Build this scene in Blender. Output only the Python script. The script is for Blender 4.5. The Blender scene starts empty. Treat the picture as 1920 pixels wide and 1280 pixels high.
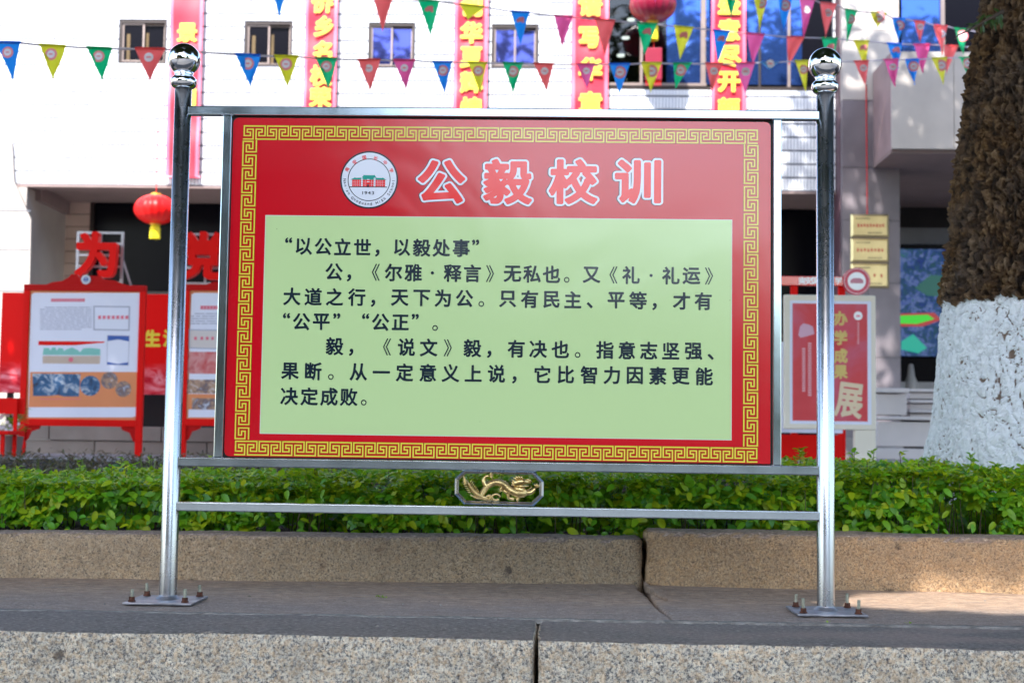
import bpy, bmesh, math, random
import numpy as np
from mathutils import Vector, Matrix, noise
R = random.random; RU = random.uniform
random.seed(7); rng = np.random.default_rng(7)
S = bpy.context.scene
COL = S.collection
# ------------------------------------------------------------------ camera
YAW, PITCH, ROLL, CH, FPX = -0.0258393, 0.06986099, 0.01396854, 0.58747, 2640.0
_cy, _sy = math.cos(YAW), math.sin(YAW)
FW = Vector((_sy*math.cos(PITCH), _cy*math.cos(PITCH), math.sin(PITCH)))
_r = Vector((_cy, -_sy, 0)); _u = _r.cross(FW)
RT = math.cos(ROLL)*_r + math.sin(ROLL)*_u
UP = -math.sin(ROLL)*_r + math.cos(ROLL)*_u
cd = bpy.data.cameras.new('camera'); co = bpy.data.objects.new('camera', cd); COL.objects.link(co)
co.matrix_world = Matrix(((RT.x, UP.x, -FW.x, 0), (RT.y, UP.y, -FW.y, 0), (RT.z, UP.z, -FW.z, CH), (0, 0, 0, 1)))
cd.sensor_width = 36; cd.lens = FPX/1920*36; cd.clip_end = 600; cd.clip_start = .05
cd.dof.use_dof = True; cd.dof.focus_distance = 5.02; cd.dof.aperture_fstop = 4.2
S.camera = co
# ------------------------------------------------------------------ sky and sun
SUN_EL = math.radians(47); SUN_AZ = math.radians(197)      # azimuth of the sun from +Y clockwise
w = bpy.data.worlds.new('World'); S.world = w; w.use_nodes = True
nt = w.node_tree; bg = nt.nodes['Background']
sky = nt.nodes.new('ShaderNodeTexSky'); sky.sky_type = 'NISHITA'; sky.sun_disc = False
sky.sun_elevation = SUN_EL; sky.sun_rotation = SUN_AZ; sky.air_density = 1.2; sky.dust_density = 1.5; sky.ozone_density = 1.5
nt.links.new(sky.outputs[0], bg.inputs[0]); bg.inputs[1].default_value = .15
sl = bpy.data.lights.new('sun', 'SUN'); sl.energy = 3.1; sl.angle = math.radians(.5); sl.color = (1, .95, .88)
so = bpy.data.objects.new('sun', sl); COL.objects.link(so)
SD = Vector((math.sin(SUN_AZ)*math.cos(SUN_EL), math.cos(SUN_AZ)*math.cos(SUN_EL), math.sin(SUN_EL)))   # towards the sun
so.rotation_euler = SD.to_track_quat('Z', 'Y').to_euler(); so.location = SD*60
S.view_settings.view_transform = 'Standard'; S.view_settings.look = 'None'; S.view_settings.gamma = 1
S.view_settings.use_curve_mapping = False
S.view_settings.exposure = 2.0
S.render.engine = 'CYCLES'
S.cycles.use_denoising = True
S.cycles.max_bounces = 7; S.cycles.diffuse_bounces = 4; S.cycles.glossy_bounces = 4; S.cycles.transmission_bounces = 4
S.cycles.sample_clamp_indirect = 6
# ------------------------------------------------------------------ planning helpers
def ray(u, v): return FW + RT*((u-960)/FPX) - UP*((v-640)/FPX)
CAM = Vector((0, 0, CH))
def W(u, v, Y):
    d = ray(u, v); return CAM + d*(Y/d.y)
def G(u, v, z):
    d = ray(u, v); return CAM + d*((z-CH)/d.z)
def RX(u0, v0, u1, v1, Y):
    a = W(u0, v0, Y); b = W(u1, v1, Y); return a.x, b.x, b.z, a.z      # x0,x1,z0,z1
# ------------------------------------------------------------------ objects
def place(o, parent=None, base=None):
    COL.objects.link(o)
    if parent: o.parent = parent
    return o
def empty(name, loc, label, cat, group=None, kind=None):
    o = bpy.data.objects.new(name, None); o.location = loc; o.empty_display_size = .1
    COL.objects.link(o); tag(o, label, cat, group, kind); return o
def tag(o, label=None, cat=None, group=None, kind=None):
    if label: o['label'] = label
    if cat: o['category'] = cat
    if group: o['group'] = group
    if kind: o['kind'] = kind
    return o
def wloc(p):
    v = Vector((0, 0, 0))
    while p is not None:
        v += Vector(p.location); p = p.parent
    return v
class MB:
    def __init__(s): s.v = []; s.f = []; s.m = []; s.c = None
    def add(s, vs, fs, mi=0):
        n = len(s.v); s.v += [tuple(p) for p in vs]; s.f += [tuple(i+n for i in f) for f in fs]; s.m += [mi]*len(fs); return s
    def box(s, x0, x1, y0, y1, z0, z1, mi=0):
        if x0 > x1: x0, x1 = x1, x0
        if y0 > y1: y0, y1 = y1, y0
        if z0 > z1: z0, z1 = z1, z0
        return s.add([(x0,y0,z0),(x1,y0,z0),(x1,y1,z0),(x0,y1,z0),(x0,y0,z1),(x1,y0,z1),(x1,y1,z1),(x0,y1,z1)],
              [(0,3,2,1),(4,5,6,7),(0,1,5,4),(1,2,6,5),(2,3,7,6),(3,0,4,7)], mi)
    def quadxz(s, x0, x1, z0, z1, y, mi=0):
        return s.add([(x0,y,z0),(x1,y,z0),(x1,y,z1),(x0,y,z1)], [(0,1,2,3)], mi)
    def prism(s, poly, y0, y1, mi=0):           # poly in xz, counter-clockwise seen from -y
        n = len(poly); vs = [(p[0], y0, p[1]) for p in poly]+[(p[0], y1, p[1]) for p in poly]
        fs = [tuple(range(n)), tuple(range(2*n-1, n-1, -1))]+[((i+1)%n, i, n+i, n+(i+1)%n) for i in range(n)]
        return s.add(vs, fs, mi)
    def disc(s, cx, cz, r, y, n=40, r0=0, mi=0, sx=1):
        if r0 <= 0:
            return s.add([(cx+sx*r*math.cos(2*math.pi*i/n), y, cz+r*math.sin(2*math.pi*i/n)) for i in range(n)], [tuple(range(n))], mi)
        vs = []
        for i in range(n):
            a = 2*math.pi*i/n; c, q = math.cos(a), math.sin(a)
            vs += [(cx+sx*r0*c, y, cz+r0*q), (cx+sx*r*c, y, cz+r*q)]
        return s.add(vs, [(2*i, 2*i+1, (2*i+3)%(2*n), (2*i+2)%(2*n)) for i in range(n)], mi)
    def tube(s, pts, rad, n=8, mi=0, cap=True, flat=1.0):
        pts = [Vector(p) for p in pts]; m = len(pts)
        if not hasattr(rad, '__len__'): rad = [rad]*m
        vs = []; fs = []; prev = None
        for i, p in enumerate(pts):
            t = (pts[min(i+1, m-1)]-pts[max(i-1, 0)]).normalized()
            if prev is None:
                a = Vector((0, 1, 0)) if abs(t.y) < .9 else Vector((1, 0, 0))
            else: a = prev
            b = t.cross(a).normalized(); a = b.cross(t).normalized(); prev = a
            for k in range(n):
                q = 2*math.pi*k/n; vs.append(p + (a*math.cos(q)*flat+b*math.sin(q))*rad[i])
        for i in range(m-1):
            for k in range(n):
                k2 = (k+1) % n; fs.append((i*n+k, i*n+k2, (i+1)*n+k2, (i+1)*n+k))
        if cap: fs += [tuple(range(n-1, -1, -1)), tuple((m-1)*n+k for k in range(n))]
        return s.add(vs, fs, mi)
    def lathe(s, prof, cx, cy, n=40, mi=0):      # prof: (r,z)
        vs = []; fs = []; m = len(prof)
        for r, z in prof:
            for k in range(n): a = 2*math.pi*k/n; vs.append((cx+r*math.cos(a), cy+r*math.sin(a), z))
        for i in range(m-1):
            for k in range(n): k2 = (k+1)%n; fs.append((i*n+k, i*n+k2, (i+1)*n+k2, (i+1)*n+k))
        return s.add(vs, fs, mi)
    def build(s, name, mats, parent=None, smooth=False, bevel=0, label=None, kind=None, fixn=False):
        me = bpy.data.meshes.new(name)
        off = wloc(parent)
        me.from_pydata([(a-off.x, b-off.y, c-off.z) for a, b, c in s.v] if parent else s.v, [], s.f)
        if not isinstance(mats, (list, tuple)): mats = [mats]
        for m in mats: me.materials.append(m)
        if len(mats) > 1: me.polygons.foreach_set('material_index', s.m)
        if smooth: me.polygons.foreach_set('use_smooth', [True]*len(me.polygons))
        if bevel or fixn:
            bm = bmesh.new(); bm.from_mesh(me)
            if fixn: bmesh.ops.recalc_face_normals(bm, faces=bm.faces)
            if bevel:
                es = [e for e in bm.edges if len(e.link_faces) == 2 and e.calc_face_angle(0) > .5]
                bmesh.ops.bevel(bm, geom=es, offset=bevel, segments=2, affect='EDGES', profile=.5)
            bm.to_mesh(me); bm.free()
        me.update()
        o = bpy.data.objects.new(name, me); COL.objects.link(o)
        if parent: o.parent = parent
        tag(o, label=label, kind=kind)
        return o
# ------------------------------------------------------------------ materials
MATS = {}
def nodes(name):
    m = bpy.data.materials.new(name); m.use_nodes = True; MATS[name] = m
    return m, m.node_tree, m.node_tree.nodes['Principled BSDF']
def N(t, typ, **kw):
    n = t.nodes.new(typ)
    for k, v in kw.items():
        if k.startswith('i_'):
            key = k[2:]; n.inputs[int(key) if key.isdigit() else key.replace('_', ' ')].default_value = v
        else: setattr(n, k, v)
    return n
def ramp(t, stops, interp='LINEAR'):
    r = t.nodes.new('ShaderNodeValToRGB'); r.color_ramp.interpolation = interp
    e = r.color_ramp.elements
    while len(e) < len(stops): e.new(.5)
    for i, (p, c) in enumerate(stops): e[i].position = p; e[i].color = (c[0], c[1], c[2], 1)
    return r
def mat(name, col, rough=.6, metal=0, spec=.5, var=.12, vscale=3, bump=0, bscale=40, coat=0, ccrough=.1, ior=1.5):
    if name in MATS: return MATS[name]
    m, t, b = nodes(name); L = t.links.new
    b.inputs['Roughness'].default_value = rough; b.inputs['Metallic'].default_value = metal
    b.inputs['Specular IOR Level'].default_value = spec; b.inputs['IOR'].default_value = ior
    b.inputs['Coat Weight'].default_value = coat; b.inputs['Coat Roughness'].default_value = ccrough
    tc = N(t, 'ShaderNodeTexCoord')
    if var:
        n = N(t, 'ShaderNodeTexNoise'); n.inputs['Scale'].default_value = vscale; n.inputs['Detail'].default_value = 5
        L(tc.outputs['Object'], n.inputs['Vector'])
        c0 = [x*(1-var) for x in col]; c1 = [min(1, x*(1+var)) for x in col]
        r = ramp(t, [(.3, c0), (.7, c1)]); L(n.outputs[0], r.inputs[0]); L(r.outputs[0], b.inputs['Base Color'])
    else: b.inputs['Base Color'].default_value = (*col, 1)
    if bump:
        n2 = N(t, 'ShaderNodeTexNoise'); n2.inputs['Scale'].default_value = bscale; n2.inputs['Detail'].default_value = 4
        L(tc.outputs['Object'], n2.inputs['Vector'])
        bp = N(t, 'ShaderNodeBump'); bp.inputs['Strength'].default_value = bump; bp.inputs['Distance'].default_value = .01
        L(n2.outputs[0], bp.inputs['Height']); L(bp.outputs[0], b.inputs['Normal'])
    return m
def mixc(t, a, b, fac):
    m = t.nodes.new('ShaderNodeMix'); m.data_type = 'RGBA'; L = t.links.new
    for s, k in ((a, 6), (b, 7)):
        if hasattr(s, 'links'): L(s, m.inputs[k])
        else: m.inputs[k].default_value = (*s, 1)
    if hasattr(fac, 'links'): L(fac, m.inputs[0])
    else: m.inputs[0].default_value = fac
    return m.outputs[2]
def math_(t, op, a, b=0.0, c=None, clamp=False):
    n = t.nodes.new('ShaderNodeMath'); n.operation = op; n.use_clamp = clamp
    for i, s in enumerate((a, b) if c is None else (a, b, c)):
        if hasattr(s, 'links'): t.links.new(s, n.inputs[i])
        else: n.inputs[i].default_value = s
    return n.outputs[0]
def noise_(t, vec, scale, detail=5, rough=.55, dist=0):
    n = t.nodes.new('ShaderNodeTexNoise'); n.inputs['Scale'].default_value = scale; n.inputs['Detail'].default_value = detail
    n.inputs['Roughness'].default_value = rough; n.inputs['Distortion'].default_value = dist
    t.links.new(vec, n.inputs['Vector']); return n.outputs[0]
def scaled(t, vec, s):
    n = t.nodes.new('ShaderNodeMapping'); n.inputs['Scale'].default_value = s; t.links.new(vec, n.inputs['Vector']); return n.outputs[0]

def granite(name, light, mid, dark, warm, top, dirt, dirtz=None, grain=120):
    """speckled rough-hewn granite; upward faces worn smooth with their own colour"""
    m, t, b = nodes(name); L = t.links.new
    g = N(t, 'ShaderNodeNewGeometry'); P = g.outputs['Position']
    n1 = noise_(t, P, grain, 3, .7); n2 = noise_(t, P, grain*2.1, 2, .6); n3 = noise_(t, P, 9, 4, .6); n4 = noise_(t, P, grain*.45, 3, .7)
    r1 = ramp(t, [(.36, dark), (.46, mid), (.56, light), (.68, light)]); L(n1, r1.inputs[0])
    w_ = ramp(t, [(.45, (0, 0, 0)), (.6, (1, 1, 1))]); L(n4, w_.inputs[0])
    c = mixc(t, r1.outputs[0], warm, math_(t, 'MULTIPLY', w_.outputs[0], .55))
    dk = ramp(t, [(.6, (0, 0, 0)), (.67, (1, 1, 1))]); L(n2, dk.inputs[0])
    c = mixc(t, c, dark, dk.outputs[0])
    big = ramp(t, [(.35, (0, 0, 0)), (.7, (1, 1, 1))]); L(n3, big.inputs[0])
    c = mixc(t, c, dirt, math_(t, 'MULTIPLY', big.outputs[0], .35))
    n6 = noise_(t, P, 30, 5, .75, 1.5); mo = ramp(t, [(.38, (0, 0, 0)), (.62, (1, 1, 1))]); L(n6, mo.inputs[0]); c = mixc(t, c, dark, math_(t, 'MULTIPLY', mo.outputs[0], .28))
    n7 = noise_(t, scaled(t, P, (1, 1, .25)), 4, 4, .6); st_ = ramp(t, [(.55, (0, 0, 0)), (.7, (1, 1, 1))]); L(n7, st_.inputs[0]); c = mixc(t, c, dark, math_(t, 'MULTIPLY', st_.outputs[0], .45))
    # rust stains, a few spots
    n5 = noise_(t, P, 4.3, 3, .5); rs = ramp(t, [(.66, (0, 0, 0)), (.73, (1, 1, 1))]); L(n5, rs.inputs[0])
    c = mixc(t, c, (.16, .06, .03), math_(t, 'MULTIPLY', rs.outputs[0], .5))
    vp = t.nodes.new('ShaderNodeTexVoronoi'); vp.inputs['Scale'].default_value = 5.5; L(P, vp.inputs['Vector'])
    sp = ramp(t, [(.07, (1, 1, 1)), (.13, (0, 0, 0))]); L(math_(t, 'ADD', vp.outputs['Distance'], math_(t, 'MULTIPLY', math_(t, 'SUBTRACT', n1, .5), .09)), sp.inputs[0])
    c = mixc(t, c, (.05, .035, .03), math_(t, 'MULTIPLY', sp.outputs[0], .75))
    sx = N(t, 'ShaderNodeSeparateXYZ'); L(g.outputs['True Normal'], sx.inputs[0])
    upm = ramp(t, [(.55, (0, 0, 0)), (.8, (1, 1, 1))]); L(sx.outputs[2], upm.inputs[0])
    tn = noise_(t, scaled(t, P, (1, 1.6, 1)), 60, 4, .7); tr = ramp(t, [(.32, [x*.4 for x in top]), (.48, top), (.6, [min(1, x*1.5) for x in top]), (.7, [min(1, x*3.4) for x in top])]); L(tn, tr.inputs[0])  # palest stops put fine glints of the worn top into the colour
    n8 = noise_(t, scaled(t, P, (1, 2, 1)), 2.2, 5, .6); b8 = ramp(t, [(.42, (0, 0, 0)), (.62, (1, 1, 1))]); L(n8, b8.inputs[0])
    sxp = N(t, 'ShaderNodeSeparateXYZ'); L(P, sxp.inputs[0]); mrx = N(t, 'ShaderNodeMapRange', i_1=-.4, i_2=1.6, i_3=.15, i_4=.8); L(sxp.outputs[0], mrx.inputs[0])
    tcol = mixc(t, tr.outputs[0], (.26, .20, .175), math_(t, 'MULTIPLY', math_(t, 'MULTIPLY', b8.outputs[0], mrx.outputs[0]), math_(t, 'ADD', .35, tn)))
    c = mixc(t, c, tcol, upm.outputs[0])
    L(c, b.inputs['Base Color']); b.inputs['Roughness'].default_value = .75
    bp = N(t, 'ShaderNodeBump'); bp.inputs['Strength'].default_value = .9; bp.inputs['Distance'].default_value = .006
    hh = math_(t, 'ADD', math_(t, 'MULTIPLY', n6, 2.2), math_(t, 'ADD', math_(t, 'MULTIPLY', n4, 1.2), n1)); L(hh, bp.inputs['Height']); L(bp.outputs[0], b.inputs['Normal'])
    return m
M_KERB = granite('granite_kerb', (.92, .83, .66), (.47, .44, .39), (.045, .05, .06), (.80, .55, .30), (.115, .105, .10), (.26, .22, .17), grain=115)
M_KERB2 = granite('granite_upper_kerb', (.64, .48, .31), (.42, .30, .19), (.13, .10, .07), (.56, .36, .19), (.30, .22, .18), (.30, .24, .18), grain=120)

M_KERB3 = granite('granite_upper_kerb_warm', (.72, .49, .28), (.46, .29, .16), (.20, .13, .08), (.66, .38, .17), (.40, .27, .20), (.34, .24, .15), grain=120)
def pavement_mat():
    m, t, b = nodes('worn_stone_pavement'); L = t.links.new
    g = N(t, 'ShaderNodeNewGeometry'); P = g.outputs['Position']
    sx = N(t, 'ShaderNodeSeparateXYZ'); L(P, sx.inputs[0])
    a = noise_(t, scaled(t, P, (1, 2.2, 1)), 70, 6, .8); r1 = ramp(t, [(.32, (.13, .10, .085)), (.46, (.33, .255, .215)), (.58, (.50, .40, .34)), (.7, (.80, .68, .58))]); L(a, r1.inputs[0])
    nb = noise_(t, P, 22, 7, .75); r2 = ramp(t, [(.35, (.46, .29, .19)), (.7, (.76, .54, .37))]); L(nb, r2.inputs[0])  # brown by the kerb, its colour lightened to strengthen the sun patch
    edge = math_(t, 'ADD', sx.outputs[1], math_(t, 'MULTIPLY', math_(t, 'SUBTRACT', noise_(t, P, 3.2, 5, .6), .5), .55))
    mr = N(t, 'ShaderNodeMapRange', i_1=4.88, i_2=5.3); L(edge, mr.inputs[0])
    c = mixc(t, r1.outputs[0], r2.outputs[0], math_(t, 'MULTIPLY', mr.outputs[0], .85))
    mt = noise_(t, scaled(t, P, (1, 1.8, 1)), 13, 6, .7, .6); mtr = ramp(t, [(.35, (0, 0, 0)), (.6, (1, 1, 1))]); L(mt, mtr.inputs[0]); c = mixc(t, c, (.10, .08, .075), math_(t, 'MULTIPLY', mtr.outputs[0], .40))
    fl = noise_(t, P, 150, 2, .6); flr = ramp(t, [(.62, (0, 0, 0)), (.68, (1, 1, 1))]); L(fl, flr.inputs[0]); c = mixc(t, c, (.62, .52, .46), math_(t, 'MULTIPLY', flr.outputs[0], .6))
    lp = noise_(t, scaled(t, P, (.7, 3, 1)), 5, 5, .65); lr = ramp(t, [(.56, (0, 0, 0)), (.72, (1, 1, 1))]); L(lp, lr.inputs[0])
    c = mixc(t, c, (.36, .32, .30), math_(t, 'MULTIPLY', lr.outputs[0], .45))
    L(c, b.inputs['Base Color']); b.inputs['Roughness'].default_value = .8
    bp = N(t, 'ShaderNodeBump'); bp.inputs['Strength'].default_value = 1; bp.inputs['Distance'].default_value = .012
    L(math_(t, 'ADD', a, math_(t, 'MULTIPLY', nb, 2)), bp.inputs['Height']); L(bp.outputs[0], b.inputs['Normal'])
    return m
M_PAVE = pavement_mat()
M_MORTAR = mat('mortar', (.20, .185, .17), .9, var=.45, vscale=25, bump=.9, bscale=90)
M_SOIL = mat('soil', (.022, .013, .008), .95, var=.6, vscale=30, bump=1, bscale=60)
M_DRY = mat('dry_cover', (.12, .085, .085), .9, var=.5, vscale=8, bump=1, bscale=30)
M_COURT = mat('court_paving', (.30, .28, .27), .8, var=.2, vscale=2)
M_ROAD = mat('road_asphalt', (.085, .085, .09), .8, var=.25, vscale=6, bump=.3, bscale=120)
def steel_mat(name, col, rough, aniso=False):
    m, t, b = nodes(name); L = t.links.new
    b.inputs['Base Color'].default_value = (*col, 1); b.inputs['Metallic'].default_value = 1
    tc = N(t, 'ShaderNodeTexCoord')
    n = noise_(t, tc.outputs['Object'], 7, 6, .7); mr = N(t, 'ShaderNodeMapRange', i_3=rough*.6, i_4=rough*1.9); L(n, mr.inputs[0]); L(mr.outputs[0], b.inputs['Roughness'])
    n2 = noise_(t, tc.outputs['Object'], 3.5, 2, .5); bp = N(t, 'ShaderNodeBump'); bp.inputs['Strength'].default_value = .12; bp.inputs['Distance'].default_value = .01
    L(n2, bp.inputs['Height']); L(bp.outputs[0], b.inputs['Normal'])
    return m
M_STEEL = steel_mat('stainless_steel', (.50, .52, .56), .22)
M_STEELR = steel_mat('stainless_rail', (.50, .60, .68), .13)  # blue of the rails' reflections put into the steel tint
M_CHROME = mat('polished_ball', (.78, .80, .84), .03, 1, var=0)
M_PLATE = mat('galvanised_plate', (.30, .30, .33), .45, .8, var=.3, vscale=20, bump=.2)
M_RUST = mat('rusty_nut', (.10, .035, .02), .85, .2, var=.5, vscale=60, bump=.6, bscale=200)
M_BOLT = mat('zinc_bolt', (.34, .34, .27), .5, .8, var=.3, vscale=80)
M_GOLD = mat('gilded_metal', (.62, .46, .20), .3, 1, var=.35, vscale=60)
def sign_print(name, col, rough=.16):
    m, t, b = nodes(name); L = t.links.new
    tc = N(t, 'ShaderNodeTexCoord'); O = tc.outputs['Object']
    b.inputs['Base Color'].default_value = (*col, 1); b.inputs['Roughness'].default_value = rough
    b.inputs['IOR'].default_value = 1.68; b.inputs['Specular IOR Level'].default_value = .5
    # wrinkles of the pasted film
    n = noise_(t, O, 1.3, 3, .5, .6); n2 = noise_(t, scaled(t, O, (1, 1, .35)), 5, 2, .5, 1.2)
    bp = N(t, 'ShaderNodeBump'); bp.inputs['Strength'].default_value = .35; bp.inputs['Distance'].default_value = .014
    L(math_(t, 'ADD', n, math_(t, 'MULTIPLY', n2, .12)), bp.inputs['Height']); L(bp.outputs[0], b.inputs['Normal'])
    return m
M_RED = sign_print('sign_red', (.56, .0, .009))
M_GREEN = sign_print('sign_pale_green', (.50, .66, .31))
M_INK = sign_print('sign_ink', (.008, .02, .035))
M_YEL = sign_print('sign_yellow', (.78, .62, .06))
M_OLIVE = sign_print('sign_olive', (.16, .07, .0))
M_WHITE = sign_print('sign_white', (.70, .72, .80))
M_HRED = sign_print('sign_bright_red', (.80, .008, .008))
M_TEAL = sign_print('sign_teal', (.0, .28, .22))
M_BLACK = mat('black_gap', (.01, .01, .01), .6, var=0)

def leaf_mat(name, cols, trans=.35):
    m = bpy.data.materials.new(name); m.use_nodes = True; t = m.node_tree; L = t.links.new
    b = t.nodes['Principled BSDF']; out = t.nodes['Material Output']
    at = N(t, 'ShaderNodeAttribute', attribute_name='tint'); oi = N(t, 'ShaderNodeObjectInfo')
    f = math_(t, 'FRACT', math_(t, 'ADD', at.outputs['Fac'], oi.outputs['Random']))
    k = len(cols); r = ramp(t, [(i/(k-1), c) for i, c in enumerate(cols)]); L(f, r.inputs[0])
    L(r.outputs[0], b.inputs['Base Color']); b.inputs['Roughness'].default_value = .42; b.inputs['Specular IOR Level'].default_value = .45
    tr = N(t, 'ShaderNodeBsdfTranslucent'); tcol = mixc(t, r.outputs[0], (.45, .6, .02), .35); L(tcol, tr.inputs[0])
    mx = N(t, 'ShaderNodeMixShader'); mx.inputs[0].default_value = trans; L(b.outputs[0], mx.inputs[1]); L(tr.outputs[0], mx.inputs[2]); L(mx.outputs[0], out.inputs[0])
    return m
M_LEAF = leaf_mat('hedge_leaf', [(.09, .30, .012), (.18, .46, .012), (.04, .19, .03), (.32, .54, .012), (.10, .36, .02), (.48, .56, .012), (.09, .30, .012)], .4)
M_LEAFTOP = leaf_mat('hedge_young_leaf', [(.32, .56, .012), (.2, .44, .01), (.56, .62, .015), (.12, .32, .02), (.40, .60, .012), (.62, .62, .02), (.32, .56, .012)], .45)
M_CROWN = leaf_mat('crown_leaf', [(.02, .05, .01), (.035, .075, .012), (.025, .06, .01)], .08)
M_DRYLEAF = leaf_mat('dry_leaf', [(.15, .085, .05), (.09, .055, .035), (.17, .11, .08), (.09, .10, .05), (.15, .085, .05)], .15)
M_STEM = mat('hedge_stem', (.10, .07, .045), .85, var=.3, vscale=20)
# ------------------------------------------------------------------ ground
def grid(name, x0, x1, y0, y1, nx, ny, zf, m, parent=None, kind=None):
    b = MB(); vs = []
    for j in range(ny+1):
        for i in range(nx+1):
            x = x0+(x1-x0)*i/nx; y = y0+(y1-y0)*j/ny; vs.append((x, y, zf(x, y)))
    b.add(vs, [(j*(nx+1)+i, j*(nx+1)+i+1, (j+1)*(nx+1)+i+1, (j+1)*(nx+1)+i) for j in range(ny) for i in range(nx)])
    return b.build(name, m, parent, smooth=True, kind=kind)
tag(grid('ground', -300, 300, -300, 300, 2, 2, lambda x, y: -.9, M_SOIL), kind='structure')
tag(grid('road', -60, 60, -60, 4.215, 2, 2, lambda x, y: -.30, M_ROAD), kind='structure')
def fb(x, y, s, o=0): return noise.fractal(Vector((x*s, y*s, o)), 1, 2, 4)

def stone_block(name, x0, x1, y0, y1, z0, z1, m, parent, rough=.004, ztilt=0, yrot=0, step=.02, chip=.006, seed=0):
    """a rough-hewn kerb stone: subdivided box, face and edges worn unevenly"""
    bm = bmesh.new()
    nx = max(2, int((x1-x0)/step)); ny = max(2, int((y1-y0)/step)); nz = max(2, int((z1-z0)/step))
    nx = min(nx, 260)
    idx = {}
    def V(i, j, k):
        if (i, j, k) not in idx: idx[(i, j, k)] = bm.verts.new((x0+(x1-x0)*i/nx, y0+(y1-y0)*j/ny, z0+(z1-z0)*k/nz))
        return idx[(i, j, k)]
    for i in range(nx):
        for k in range(nz): bm.faces.new((V(i,0,k), V(i+1,0,k), V(i+1,0,k+1), V(i,0,k+1)))
        for j in range(ny): bm.faces.new((V(i,j,nz), V(i+1,j,nz), V(i+1,j+1,nz), V(i,j+1,nz)))
    for j in range(ny):
        for k in range(nz):
            bm.faces.new((V(0,j+1,k), V(0,j,k), V(0,j,k+1), V(0,j+1,k+1)))
            bm.faces.new((V(nx,j,k), V(nx,j+1,k), V(nx,j+1,k+1), V(nx,j,k+1)))
    c = Vector(((x0+x1)/2, (y0+y1)/2, (z0+z1)/2))
    for (i, j, k), v in idx.items():
        p = v.co.copy()
        nf = noise.fractal(Vector((p.x*28, p.y*28+seed, p.z*28)), 1, 2, 4)
        n2 = noise.fractal(Vector((p.x*3, p.y*3+seed, p.z*3)), 1, 2, 3)
        d = Vector((0, 0, 0))
        if j == 0: d.y += nf*rough*1.3 + n2*rough
        if k == nz: d.z += nf*rough*.35 + n2*rough*.8
        if i == 0 or i == nx: d.x += nf*rough*1.2 + n2*chip
        onedge = (j == 0)+(k == nz)+(i in (0, nx))
        if onedge >= 2:
            q = chip*(.7+.9*max(-.4, nf))
            if j == 0: d.y += q
            if k == nz: d.z -= q
            if i == 0: d.x += q
            if i == nx: d.x -= q
        t = (p.x-c.x)
        d.z += t*ztilt; d.y += t*yrot
        v.co = p+d
    me = bpy.data.meshes.new(name); bm.to_mesh(me); bm.free(); me.materials.append(m)
    me.polygons.foreach_set('use_smooth', [True]*len(me.polygons))
    o = bpy.data.objects.new(name, me); COL.objects.link(o)
    if parent: o.parent = parent; me.transform(Matrix.Translation(-wloc(parent)))
    return o
kerb = tag(bpy.data.objects.new('kerb', None), kind='structure'); COL.objects.link(kerb)
xj = G(1006, 1196, 0).x
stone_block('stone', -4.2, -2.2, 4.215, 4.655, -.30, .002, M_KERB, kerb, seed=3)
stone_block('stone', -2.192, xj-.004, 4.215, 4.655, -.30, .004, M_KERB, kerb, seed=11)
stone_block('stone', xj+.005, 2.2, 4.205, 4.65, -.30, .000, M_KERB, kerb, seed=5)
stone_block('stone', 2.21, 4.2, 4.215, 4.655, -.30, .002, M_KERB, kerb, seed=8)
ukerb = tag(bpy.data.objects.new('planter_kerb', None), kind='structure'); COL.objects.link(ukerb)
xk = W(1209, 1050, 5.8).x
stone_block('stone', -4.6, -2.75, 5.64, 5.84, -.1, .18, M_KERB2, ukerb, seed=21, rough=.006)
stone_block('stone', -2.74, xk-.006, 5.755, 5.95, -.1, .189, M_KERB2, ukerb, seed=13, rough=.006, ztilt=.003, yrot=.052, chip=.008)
stone_block('stone', xk+.006, 2.9, 5.755, 5.99, -.1, .222, M_KERB3, ukerb, seed=17, rough=.006, ztilt=-.004, yrot=-.03, chip=.009)
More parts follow.
